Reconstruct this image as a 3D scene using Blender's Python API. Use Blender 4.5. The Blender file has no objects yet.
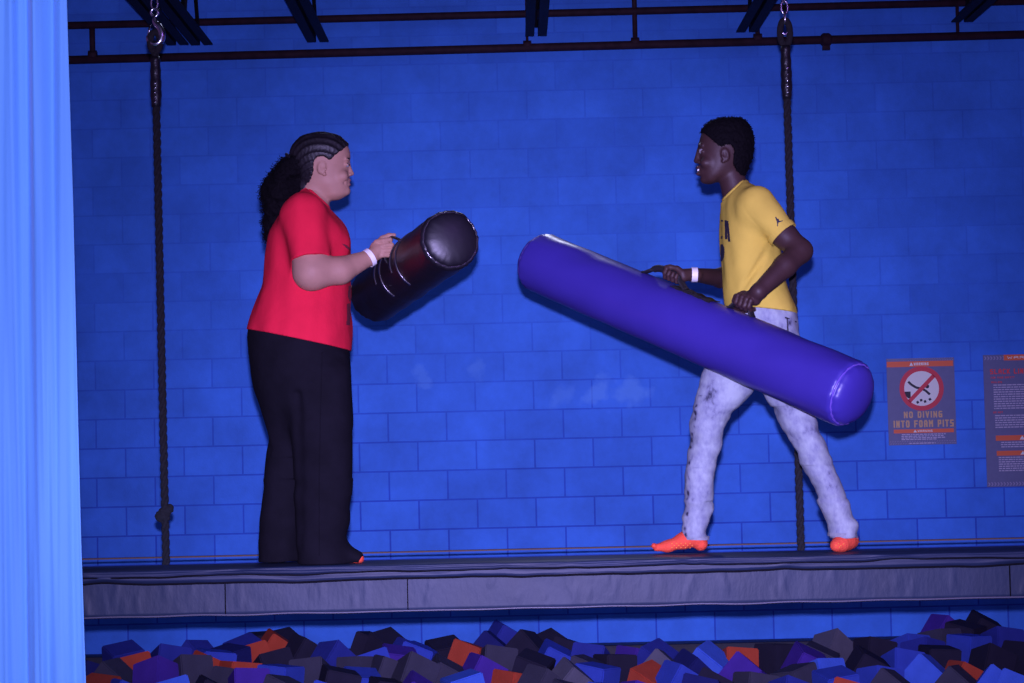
import bpy, bmesh, math, random
import numpy as np
from mathutils import Vector, Matrix, Euler
from mathutils.bvhtree import BVHTree

SC = bpy.context.scene
COL = SC.collection
rng = random.Random(7)
PI = math.pi

# ------------------------------------------------------------------ camera
F = 2048.0                     # focal length in pixels of the 1024 px frame
S = 0.0225                     # roll
ZC = 1.60                      # eye height above the pit floor
PITCH = 93.0 / F               # the camera looks up slightly
_cp, _sp = math.cos(PITCH), math.sin(PITCH)
CF = Vector((0, _cp, _sp))
_r0, _u0 = Vector((1, 0, 0)), Vector((0, -_sp, _cp))
CR = _r0 * math.cos(S) - _u0 * math.sin(S)
CU = _u0 * math.cos(S) + _r0 * math.sin(S)
CAM = Vector((0, 0, ZC))
BEAM_D = 0.478                 # eye above beam top
BT = ZC - BEAM_D               # beam top height


def P(px, py, Y=8.0):
    """the point at distance Y from the camera's wall-parallel plane seen at picture position (px, py)"""
    d = CF + CR * ((px - 512) / F) + CU * ((341.5 - py) / F)
    return CAM + d * (Y / d.y)


cam_data = bpy.data.cameras.new('camera')
cam_data.sensor_width = 36
cam_data.lens = 36 * F / 1024
cam_data.clip_start = 0.05
cam = bpy.data.objects.new('camera', cam_data)
COL.objects.link(cam)
M = Matrix.Identity(4)
for i in range(3):
    M[i][0], M[i][1], M[i][2], M[i][3] = CR[i], CU[i], -CF[i], CAM[i]
cam.matrix_world = M
SC.camera = cam

# ------------------------------------------------------------------ materials
MATS = {}


def mat(name, col, rough=0.7, metal=0.0, spec=0.5, noise=0.0, nscale=20, bump=0.0, bscale=60, col2=None, sheen=0.0, coat=0.0, stretch=None):
    m = bpy.data.materials.new(name)
    m.use_nodes = True
    nt = m.node_tree
    b = nt.nodes['Principled BSDF']
    b.inputs['Base Color'].default_value = (*col, 1)
    b.inputs['Roughness'].default_value = rough
    b.inputs['Metallic'].default_value = metal
    b.inputs['Specular IOR Level'].default_value = spec
    b.inputs['Sheen Weight'].default_value = sheen
    b.inputs['Coat Weight'].default_value = coat
    b.inputs['Coat Roughness'].default_value = 0.15
    tc = nt.nodes.new('ShaderNodeTexCoord')
    mp = nt.nodes.new('ShaderNodeMapping')
    nt.links.new(tc.outputs['Object'], mp.inputs['Vector'])
    if stretch:
        mp.inputs['Scale'].default_value = stretch
    if noise > 0 or col2:
        n = nt.nodes.new('ShaderNodeTexNoise')
        n.inputs['Scale'].default_value = nscale
        n.inputs['Detail'].default_value = 5
        nt.links.new(mp.outputs['Vector'], n.inputs['Vector'])
        r = nt.nodes.new('ShaderNodeValToRGB')
        c2 = col2 if col2 else tuple(c * (1 - noise) for c in col)
        r.color_ramp.elements[0].position = 0.32
        r.color_ramp.elements[1].position = 0.68
        r.color_ramp.elements[0].color = (*c2, 1)
        r.color_ramp.elements[1].color = (*col, 1)
        nt.links.new(n.outputs['Fac'], r.inputs['Fac'])
        nt.links.new(r.outputs['Color'], b.inputs['Base Color'])
    if bump > 0:
        n2 = nt.nodes.new('ShaderNodeTexNoise')
        n2.inputs['Scale'].default_value = bscale
        n2.inputs['Detail'].default_value = 6
        nt.links.new(mp.outputs['Vector'], n2.inputs['Vector'])
        bp = nt.nodes.new('ShaderNodeBump')
        bp.inputs['Strength'].default_value = bump
        bp.inputs['Distance'].default_value = 0.01
        nt.links.new(n2.outputs['Fac'], bp.inputs['Height'])
        nt.links.new(bp.outputs['Normal'], b.inputs['Normal'])
    MATS[name] = m
    return m


mat('tan_skin', (0.44, 0.235, 0.165), 0.6, spec=0.3, noise=0.1, nscale=25, bump=0.06, bscale=120)
mat('dark_skin', (0.057, 0.027, 0.026), 0.52, spec=0.35, noise=0.15, nscale=25, bump=0.06, bscale=120)
mat('tan_lip', (0.36, 0.14, 0.13), 0.4)
mat('dark_lip', (0.10, 0.035, 0.035), 0.4)
mat('black_hair', (0.013, 0.010, 0.014), 0.5, noise=0.4, nscale=60, bump=0.15, bscale=90, spec=0.45)
mat('curl_hair', (0.0045, 0.0035, 0.0055), 0.85, bump=0.6, bscale=70, spec=0.08)
mat('brow', (0.02, 0.012, 0.012), 0.7)
mat('eye_white', (0.27, 0.25, 0.27), 0.5, spec=0.2)
mat('iris', (0.012, 0.008, 0.006), 0.4, spec=0.2)
mat('tooth', (0.85, 0.82, 0.78), 0.4, spec=0.3)
mat('red_cotton', (0.80, 0.018, 0.052), 0.9, noise=0.12, nscale=9, bump=0.25, bscale=25, spec=0.15)
mat('yellow_cotton', (0.73, 0.55, 0.080), 0.9, noise=0.12, nscale=8, bump=0.25, bscale=25, spec=0.15)
mat('black_trouser', (0.0085, 0.0075, 0.013), 0.9, noise=0.3, nscale=12, bump=0.35, bscale=22, spec=0.12)
mat('navy_print', (0.020, 0.016, 0.035), 0.7)
mat('faded_print', (0.17, 0.012, 0.03), 0.8)
mat('orange_sock', (0.98, 0.10, 0.045), 0.85, bump=0.4, bscale=110)
mat('sock_grip', (1.0, 0.28, 0.05), 0.6)
mat('paper_band', (0.86, 0.84, 0.86), 0.5)
mat('band_ink', (0.35, 0.33, 0.42), 0.6)
mat('purple_vinyl', (0.052, 0.035, 0.32), 0.36, spec=0.4, noise=0.12, nscale=3, bump=0.16, bscale=9)
mat('purple_seam', (0.16, 0.09, 0.50), 0.3, spec=0.6)
mat('black_vinyl', (0.010, 0.008, 0.014), 0.44, spec=0.55, noise=0.3, nscale=4, bump=0.25, bscale=11)
mat('black_seam', (0.03, 0.025, 0.035), 0.2, spec=0.8)
mat('black_webbing', (0.012, 0.010, 0.014), 0.6, bump=0.4, bscale=200)
mat('yellow_tag', (0.8, 0.35, 0.05), 0.6)
mat('beam_vinyl', (0.016, 0.031, 0.074), 0.5, spec=0.35, noise=0.22, nscale=3.5, bump=0.10, bscale=38, stretch=(1.6, 1, 0.7))
mat('beam_cover', (0.019, 0.033, 0.080), 0.5, spec=0.35, noise=0.3, nscale=6, bump=0.4, bscale=9, stretch=(0.4, 1, 2.5))
mat('seam_and_crease_shade', (0.006, 0.006, 0.010), 0.8, spec=0.1)  # vertical seams, and the shade drawn into the hem creases
mat('beam_piping', (0.10, 0.10, 0.14), 0.4)
mat('rope_fibre', (0.016, 0.013, 0.018), 0.9, noise=0.5, nscale=90, bump=0.6, bscale=160)
mat('rope_tape', (0.012, 0.010, 0.014), 0.35, bump=0.4, bscale=60)
mat('steel', (0.72, 0.72, 0.75), 0.22, metal=1.0)
mat('pipe_paint', (0.045, 0.019, 0.028), 0.7, spec=0.2, noise=0.4, nscale=20, bump=0.2, bscale=60)
mat('joist_paint', (0.012, 0.009, 0.012), 0.7, spec=0.2, noise=0.4, nscale=14, bump=0.25, bscale=50)
mat('strap_yellow', (0.20, 0.12, 0.08), 0.8)
mat('silk', (0.145, 0.45, 0.85), 0.75, noise=0.10, nscale=2.5, bump=0.15, bscale=180, sheen=0.2, stretch=(6, 1, 0.4))
mat('pit_pad', (0.020, 0.018, 0.035), 0.6, noise=0.3, nscale=5, bump=0.3, bscale=20)
mat('pit_floor', (0.03, 0.03, 0.05), 0.8, noise=0.4, nscale=5, bump=0.3, bscale=20)
mat('ceiling_deck', (0.03, 0.03, 0.06), 0.8, noise=0.3, nscale=3, bump=0.2, bscale=10)
mat('sign_board', (0.155, 0.175, 0.31), 0.5, noise=0.08, nscale=30)
mat('sign_dash', (0.36, 0.33, 0.50), 0.5)
mat('sign_orange', (0.92, 0.17, 0.05), 0.5)
mat('sign_red', (0.75, 0.05, 0.07), 0.5)
mat('sign_white', (0.92, 0.95, 0.80), 0.5)
mat('sign_black', (0.012, 0.010, 0.02), 0.5)
mat('sign_gold', (0.72, 0.46, 0.20), 0.5)
mat('sign_text', (0.58, 0.55, 0.66), 0.5)
mat('title_red', (0.95, 0.06, 0.06), 0.5)
FOAM = {'blue': (0.055, 0.10, 0.55), 'bright blue': (0.085, 0.19, 0.80), 'dark blue': (0.040, 0.055, 0.34),
        'purple': (0.095, 0.040, 0.36), 'navy': (0.022, 0.026, 0.15), 'black': (0.030, 0.026, 0.050),
        'charcoal': (0.072, 0.067, 0.10), 'grey': (0.15, 0.14, 0.18), 'orange': (0.60, 0.085, 0.040)}
for k, c in FOAM.items():
    mat('foam_' + k.replace(' ', '_'), c, 0.95, noise=0.15, nscale=9, bump=0.35, bscale=90, spec=0.15)


# ------------------------------------------------------------------ object helpers
ORG = {}


def link(o, parent=None, org=None):
    COL.objects.link(o)
    if parent is not None:
        o.parent = parent
    ORG[o.name] = org if org is not None else Vector((0, 0, 0))


def tag(o, label=None, cat=None, group=None, kind=None):
    if label: o['label'] = label
    if cat: o['category'] = cat
    if group: o['group'] = group
    if kind: o['kind'] = kind
    return o


def empty(name, loc, label, cat, group=None):
    o = bpy.data.objects.new(name, None)
    o.empty_display_size = 0.1
    o.location = loc
    link(o, None, Vector(loc))
    return tag(o, label, cat, group)


def raw_mesh(name, V, Fc, mats, parent=None, org=None, smooth=True, mi=None):
    """V: (n,3) world coordinates. Fc: (m,4) array or list of faces."""
    if parent is not None:
        org = ORG[parent.name]
    elif org is None:
        org = Vector((0, 0, 0))
    V = np.asarray(V, dtype=np.float64) - np.array(org)
    me = bpy.data.meshes.new(name)
    if isinstance(Fc, np.ndarray):
        n, m = len(V), len(Fc)
        me.vertices.add(n)
        me.vertices.foreach_set('co', V.astype(np.float32).ravel())
        me.loops.add(m * 4)
        me.loops.foreach_set('vertex_index', Fc.astype(np.int32).ravel())
        me.polygons.add(m)
        me.polygons.foreach_set('loop_start', np.arange(0, m * 4, 4, dtype=np.int32))
        me.update(calc_edges=True)
    else:
        me.from_pydata([tuple(v) for v in V], [], Fc)
        me.update()
    if not isinstance(mats, (list, tuple)):
        mats = [mats]
    for m_ in mats:
        me.materials.append(MATS[m_])
    if mi is not None:
        me.polygons.foreach_set('material_index', np.asarray(mi, dtype=np.int32))
    sm = np.full(len(me.polygons), bool(smooth)) if not isinstance(smooth, np.ndarray) else smooth
    me.polygons.foreach_set('use_smooth', sm)
    me.validate()
    o = bpy.data.objects.new(name, me)
    if parent is None:
        o.location = org
    link(o, parent, org)
    return o


class MB:
    def __init__(self):
        self.v, self.f, self.s = [], [], []

    def add(self, vs, fs, smooth=False):
        n = len(self.v)
        self.v += [tuple(p) for p in vs]
        self.f += [tuple(i + n for i in q) for q in fs]
        self.s += [smooth] * len(fs)

    def box(self, c, size, rot=None, bevel=0.0, seg=2):
        bm = bmesh.new()
        bmesh.ops.create_cube(bm, size=1)
        bmesh.ops.scale(bm, vec=size, verts=bm.verts)
        if bevel > 0:
            bmesh.ops.bevel(bm, geom=list(bm.edges), offset=bevel, segments=seg, affect='EDGES', profile=0.6)
        R = rot.to_matrix() if rot is not None and not isinstance(rot, Matrix) else rot
        vs = [((R @ v.co) if R is not None else v.co) + Vector(c) for v in bm.verts]
        bm.verts.index_update()
        self.add(vs, [[v.index for v in f.verts] for f in bm.faces], False)
        bm.free()
        return self

    def tube(self, pts, rad, n=8, closed=False, cap=True, flat=None):
        pts = [Vector(p) for p in pts]
        N = len(pts)
        rad = [rad] * N if not hasattr(rad, '__len__') else rad
        up = None
        vs, fs = [], []
        for i, p in enumerate(pts):
            if closed:
                t = pts[(i + 1) % N] - pts[i - 1]
            else:
                t = pts[min(i + 1, N - 1)] - pts[max(i - 1, 0)]
            if t.length < 1e-9: t = Vector((0, 0, 1))
            t.normalize()
            if up is None:
                a = Vector((0, 0, 1)) if abs(t.z) < 0.9 else Vector((1, 0, 0))
                if flat is not None: a = Vector(flat)
                up = (a - t * a.dot(t)).normalized()
            else:
                up = up - t * up.dot(t)
                up = up.normalized() if up.length > 1e-6 else t.orthogonal().normalized()
            sd = t.cross(up)
            r = rad[i]
            ru, rs = (r if not hasattr(r, '__len__') else r[0]), (r if not hasattr(r, '__len__') else r[1])
            for k in range(n):
                a = 2 * PI * k / n
                vs.append(p + up * (math.cos(a) * ru) + sd * (math.sin(a) * rs))
        L = N if closed else N - 1
        for i in range(L):
            j = (i + 1) % N
            for k in range(n):
                k2 = (k + 1) % n
                fs.append((i * n + k, i * n + k2, j * n + k2, j * n + k))
        if cap and not closed:
            fs.append(tuple(range(n - 1, -1, -1)))
            fs.append(tuple((N - 1) * n + k for k in range(n)))
        self.add(vs, fs, True)
        return self

    def prism(self, poly, tf, depth):
        """poly 2-D points; tf(u,v,w)->world; w from 0 to depth"""
        n = len(poly)
        vs = [tf(u, v, 0) for u, v in poly] + [tf(u, v, depth) for u, v in poly]
        fs = [tuple(range(n)), tuple(range(2 * n - 1, n - 1, -1))]
        for i in range(n):
            j = (i + 1) % n
            fs.append((i, i + n, j + n, j))
        self.add(vs, fs, False)
        return self

    def build(self, name, m, parent=None, org=None):
        o = raw_mesh(name, np.array(self.v), self.f, m, parent, org, smooth=np.array(self.s))
        bm = bmesh.new()
        bm.from_mesh(o.data)
        bmesh.ops.recalc_face_normals(bm, faces=bm.faces)
        bm.to_mesh(o.data)
        bm.free()
        return o


def struct(o):
    o['kind'] = 'structure'
    return o


def curve_pts(pts, n=8):
    """Catmull-Rom through points"""
    pts = [Vector(p) for p in pts]
    out = []
    for i in range(len(pts) - 1):
        p0, p1, p2, p3 = pts[max(i - 1, 0)], pts[i], pts[i + 1], pts[min(i + 2, len(pts) - 1)]
        for k in range(n):
            t = k / n
            out.append(0.5 * ((2 * p1) + (p2 - p0) * t + (2 * p0 - 5 * p1 + 4 * p2 - p3) * t * t + (3 * p1 - p0 - 3 * p2 + p3) * t ** 3))
    out.append(pts[-1])
    return out


# ------------------------------------------------------------------ signed distance sculpting
def hermite(x, xs, ys):
    xs = np.asarray(xs, float); ys = np.asarray(ys, float)
    d = np.diff(ys) / np.diff(xs)
    m = np.zeros_like(ys)
    m[1:-1] = np.where(d[:-1] * d[1:] > 0, 2 * d[:-1] * d[1:] / (d[:-1] + d[1:] + 1e-12), 0.5 * (d[:-1] + d[1:]) * 0.5)
    m[0], m[-1] = d[0], d[-1]
    x = np.clip(x, xs[0], xs[-1])
    i = np.clip(np.searchsorted(xs, x) - 1, 0, len(xs) - 2)
    h = xs[i + 1] - xs[i]
    t = (x - xs[i]) / h
    return ((2 * t ** 3 - 3 * t ** 2 + 1) * ys[i] + (t ** 3 - 2 * t ** 2 + t) * h * m[i]
            + (-2 * t ** 3 + 3 * t ** 2) * ys[i + 1] + (t ** 3 - t ** 2) * h * m[i + 1])


class Field:
    def __init__(self, lo, hi, h):
        self.h = h
        self.lo = np.array(lo, float)
        self.n = np.ceil((np.array(hi) - self.lo) / h).astype(int) + 1
        self.D = np.full(self.n, 0.5, np.float32)
        self.ax = [self.lo[i] + h * np.arange(self.n[i]) for i in range(3)]

    def sub(self, lo, hi):
        a = np.clip(np.floor((np.array(lo) - self.lo) / self.h).astype(int), 0, self.n)
        b = np.clip(np.ceil((np.array(hi) - self.lo) / self.h).astype(int) + 1, 0, self.n)
        sl = tuple(slice(a[i], b[i]) for i in range(3))
        X = self.ax[0][sl[0]].reshape(-1, 1, 1).astype(np.float32)
        Y = self.ax[1][sl[1]].reshape(1, -1, 1).astype(np.float32)
        Z = self.ax[2][sl[2]].reshape(1, 1, -1).astype(np.float32)
        return sl, X, Y, Z

    def comb(self, sl, d, k, op='u'):
        A = self.D[sl]
        if op == 'u':
            if k > 0:
                hh = np.maximum(k - np.abs(A - d), 0) / k
                r = np.minimum(A, d) - hh * hh * k * 0.25
            else:
                r = np.minimum(A, d)
        else:
            d = -d
            if k > 0:
                hh = np.maximum(k - np.abs(A - d), 0) / k
                r = np.maximum(A, d) + hh * hh * k * 0.25
            else:
                r = np.maximum(A, d)
        self.D[sl] = r

    def cone(self, a, b, ra, rb, k=0.01, ys=1.0, op='u', cut=False):
        a, b = np.array(a, float), np.array(b, float)
        m = max(ra, rb) * max(1, ys) + k + 4 * self.h
        sl, X, Y, Z = self.sub(np.minimum(a, b) - m, np.maximum(a, b) + m)
        ba = b - a
        L2 = max(float(ba @ ba), 1e-10)
        dx, dy, dz = X - a[0], Y - a[1], Z - a[2]
        tt = (dx * ba[0] + dy * ba[1] + dz * ba[2]) / L2
        t = np.clip(tt, 0, 1)
        ex, ey, ez = dx - ba[0] * t, (dy - ba[1] * t) / ys, dz - ba[2] * t
        d = np.sqrt(ex * ex + ey * ey + ez * ez) - (ra + (rb - ra) * t)
        if cut:
            d = np.maximum(d, (tt - 1) * math.sqrt(L2))
        self.comb(sl, d.astype(np.float32), k, op)

    def chain(self, pts, k=0.01, ys=1.0):
        for (a, ra), (b, rb) in zip(pts[:-1], pts[1:]):
            self.cone(a, b, ra, rb, k, ys)

    def ell(self, c, r, k=0.01, op='u', rot=None):
        c, r = np.array(c, float), np.array(r, float)
        m = r.max() + k + 4 * self.h
        sl, X, Y, Z = self.sub(c - m, c + m)
        dx, dy, dz = X - c[0], Y - c[1], Z - c[2]
        if rot is not None:           # rotation about Y (in the picture plane), radians
            cs, sn = math.cos(rot), math.sin(rot)
            dx, dz = dx * cs + dz * sn, -dx * sn + dz * cs
        k0 = np.sqrt((dx / r[0]) ** 2 + (dy / r[1]) ** 2 + (dz / r[2]) ** 2)
        k1 = np.sqrt((dx / r[0] ** 2) ** 2 + (dy / r[1] ** 2) ** 2 + (dz / r[2] ** 2) ** 2) + 1e-9
        self.comb(sl, (k0 * (k0 - 1) / k1).astype(np.float32), k, op)

    def loft(self, secs, Y0=8.0, k=0.02, grow=0.0, e=2.0, rz=0.0):
        """secs: (py, xl, xr, yc, yh) in picture units at distance Y0 (yc, yh metres)"""
        zs, cx, rx, yc, yh = [], [], [], [], []
        for py, xl, xr, c, hh in secs:
            p = P((xl + xr) / 2, py, Y0)
            zs.append(p.z); cx.append(p.x); rx.append((xr - xl) / 2 * Y0 / F); yc.append(c); yh.append(hh)
        o = np.argsort(zs)
        zs, cx, rx, yc, yh = [np.array(q)[o] for q in (zs, cx, rx, yc, yh)]
        m = k + grow + 4 * self.h
        lo = [(cx - rx).min() - m, (yc - yh).min() - m, zs[0] - m]
        hi = [(cx + rx).max() + m, (yc + yh).max() + m, zs[-1] + m]
        sl, X, Y, Z = self.sub(lo, hi)
        z = Z.ravel()
        sh = (1, 1, -1)
        CX, RX, YC, YH = [hermite(z, zs, q).reshape(sh).astype(np.float32) for q in (cx, rx, yc, yh)]
        RX = np.maximum(RX + grow, 0.003); YH = np.maximum(YH + grow, 0.003)
        ux, uy = np.abs(X - CX) / RX, np.abs(Y - YC) / YH
        if e == 2.0:
            k0 = np.sqrt(ux * ux + uy * uy)
        else:
            k0 = (ux ** e + uy ** e) ** (1.0 / e)
        k1 = np.sqrt((ux / RX) ** 2 + (uy / YH) ** 2) + 1e-6
        d = k0 * (k0 - 1) / k1
        d = np.where(k0 < 0.3, -np.minimum(RX, YH) * (1 - k0), d)
        dz = np.maximum(zs[0] - grow - Z, Z - zs[-1] - grow)
        if rz > 0:
            a_, b_ = np.maximum(d + rz, 0), np.maximum(dz + rz, 0)
            d = np.sqrt(a_ * a_ + b_ * b_) + np.minimum(np.maximum(d + rz, dz + rz), 0) - rz
        else:
            d = np.maximum(d, dz)
        self.comb(sl, d.astype(np.float32), k)

    def plane(self, p, n):
        """keep the side n points away from"""
        n = np.array(n, float); n /= np.linalg.norm(n)
        d = ((self.ax[0] - p[0]) * n[0]).reshape(-1, 1, 1) + ((self.ax[1] - p[1]) * n[1]).reshape(1, -1, 1) + ((self.ax[2] - p[2]) * n[2]).reshape(1, 1, -1)
        self.D = np.maximum(self.D, d.astype(np.float32))

    def poly(self, pts, Y0=8.0, op='i'):
        """intersect with a picture-plane outline extruded in depth"""
        q = np.array([[P(x, y, Y0).x, P(x, y, Y0).z] for x, y in pts])
        X = self.ax[0].reshape(-1, 1); Z = self.ax[2].reshape(1, -1)
        best = np.full((self.n[0], self.n[2]), 1e9)
        ins = np.zeros((self.n[0], self.n[2]), bool)
        for i in range(len(q)):
            a, b = q[i], q[(i + 1) % len(q)]
            e = b - a
            wx, wz = X - a[0], Z - a[1]
            t = np.clip((wx * e[0] + wz * e[1]) / (e @ e), 0, 1)
            best = np.minimum(best, (wx - e[0] * t) ** 2 + (wz - e[1] * t) ** 2)
            cond = (a[1] > Z) != (b[1] > Z)
            xi = a[0] + (Z - a[1]) / (b[1] - a[1] + 1e-12) * (b[0] - a[0])
            ins ^= cond & (X < xi)
        d = np.sqrt(best)
        d = np.where(ins, -d, d)[:, None, :].astype(np.float32)
        self.D = np.maximum(self.D, d if op == 'i' else -d)

    def ripple(self, amp, scale, seed=0, n=7, stretch=(1, 1, 1), lo=None, hi=None):
        r = np.random.RandomState(seed)
        sl, X, Y, Z = self.sub(self.lo if lo is None else lo, self.lo + self.n * self.h if hi is None else hi)
        acc = 0
        for _ in range(n):
            kv = r.normal(size=3); kv /= np.linalg.norm(kv)
            kv *= scale * (0.6 + 0.9 * r.rand()) * np.array(stretch)
            acc = acc + np.sin(X * kv[0] + Y * kv[1] + Z * kv[2] + r.rand() * 6.28)
        self.D[sl] += (amp * acc / math.sqrt(n)).astype(np.float32)

    def mesh(self):
        D, h = self.D, self.h
        Sg = D < 0
        cnt = np.zeros(np.array(D.shape) - 1, np.uint8)
        for i in (0, 1):
            for j in (0, 1):
                for k in (0, 1):
                    cnt += Sg[i:Sg.shape[0] - 1 + i, j:Sg.shape[1] - 1 + j, k:Sg.shape[2] - 1 + k]
        act = (cnt > 0) & (cnt < 8)
        cells = np.argwhere(act)
        idx = np.full(act.shape, -1, np.int32)
        idx[act] = np.arange(len(cells))
        cor = [(i, j, k) for i in (0, 1) for j in (0, 1) for k in (0, 1)]
        vals = np.stack([D[cells[:, 0] + c[0], cells[:, 1] + c[1], cells[:, 2] + c[2]] for c in cor], 1)
        acc = np.zeros((len(cells), 3)); num = np.zeros(len(cells))
        for a in range(8):
            for b in range(a + 1, 8):
                ca, cb = np.array(cor[a]), np.array(cor[b])
                if np.abs(ca - cb).sum() != 1: continue
                va, vb = vals[:, a], vals[:, b]
                m = (va < 0) != (vb < 0)
                t = np.where(m, va / np.where(m, va - vb, 1), 0)
                acc += np.where(m[:, None], ca + t[:, None] * (cb - ca), 0)
                num += m
        V = self.lo + h * (cells + acc / num[:, None])
        quads = []
        for axn in range(3):
            s0 = [slice(None)] * 3; s1 = [slice(None)] * 3
            s0[axn] = slice(0, -1); s1[axn] = slice(1, None)
            a, b = Sg[tuple(s0)], Sg[tuple(s1)]
            e = np.argwhere(a != b)
            o1, o2 = [(1, 2), (2, 0), (0, 1)][axn]
            ok = (e[:, o1] > 0) & (e[:, o2] > 0) & (e[:, o1] < D.shape[o1] - 1) & (e[:, o2] < D.shape[o2] - 1)
            e = e[ok]
            f = a[e[:, 0], e[:, 1], e[:, 2]]

            def get(d1, d2):
                q = e.copy(); q[:, o1] += d1; q[:, o2] += d2
                return idx[q[:, 0], q[:, 1], q[:, 2]]
            q = np.stack([get(-1, -1), get(0, -1), get(0, 0), get(-1, 0)], 1)
            q[~f] = q[~f][:, ::-1]
            quads.append(q)
        Q = np.concatenate(quads)
        Q = Q[(Q >= 0).all(1)]
        # a light smoothing pass
        for it in range(2):
            acc = np.zeros_like(V); num = np.zeros(len(V))
            for i in range(4):
                np.add.at(acc, Q[:, i], V[Q[:, (i + 1) % 4]] + V[Q[:, (i + 3) % 4]])
                np.add.at(num, Q[:, i], 2)
            V = V + 0.45 * (acc / np.maximum(num, 1)[:, None] - V)
        return V, Q


def fbox(pts, Y0, Y1, pad=0.03):
    """bounding box of picture points between two depths"""
    q = [P(x, y, 8.0) for x, y in pts]
    return ([min(p.x for p in q) - pad, Y0 - pad, min(p.z for p in q) - pad], [max(p.x for p in q) + pad, Y1 + pad, max(p.z for p in q) + pad])


def bvh_of(V, Q):
    return BVHTree.FromPolygons([Vector(v) for v in V], [tuple(int(i) for i in q) for q in Q])


def cast(bvh, px, py):
    d = (P(px, py, 8) - CAM).normalized()
    hit = bvh.ray_cast(CAM, d, 30)
    return (hit[0], hit[1]) if hit[0] is not None else (None, None)


def surf_print(bvh, polys, thick=0.0025, step=1.2):
    """printed shapes laid on a garment's surface: each polygon is split into small quads that hug the cloth"""
    mb = MB()
    for pl in polys:
        xs = [p[0] for p in pl]; ys = [p[1] for p in pl]
        def inside(x, y):
            c = False
            for i in range(len(pl)):
                (x1, y1), (x2, y2) = pl[i], pl[(i + 1) % len(pl)]
                if (y1 > y) != (y2 > y) and x < x1 + (y - y1) / (y2 - y1) * (x2 - x1): c = not c
            return c
        st = step * 0.5
        ny = int((max(ys) - min(ys)) / st) + 1
        nx = int((max(xs) - min(xs)) / st) + 1
        for i in range(nx):
            for j in range(ny):
                x, y = min(xs) + i * st, min(ys) + j * st
                if not inside(x + st / 2, y + st / 2): continue
                vs = []
                for a, b in ((0, 0), (1, 0), (1, 1), (0, 1)):
                    h, n = cast(bvh, x + a * st, y + b * st)
                    if h is None: break
                    vs.append(h + n * (thick if n.dot(CF) < 0 else -thick))
                if len(vs) == 4 and max((vs[q] - vs[q - 1]).length for q in range(4)) < 0.03:
                    mb.add(vs, [(0, 1, 2, 3)], True)
    return mb


# ================================================================== THE ROOM
WY = 14.03                               # front face of the block wall
XL, XR = -6.5, 6.5
CEIL = ZC + 3.45


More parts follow.
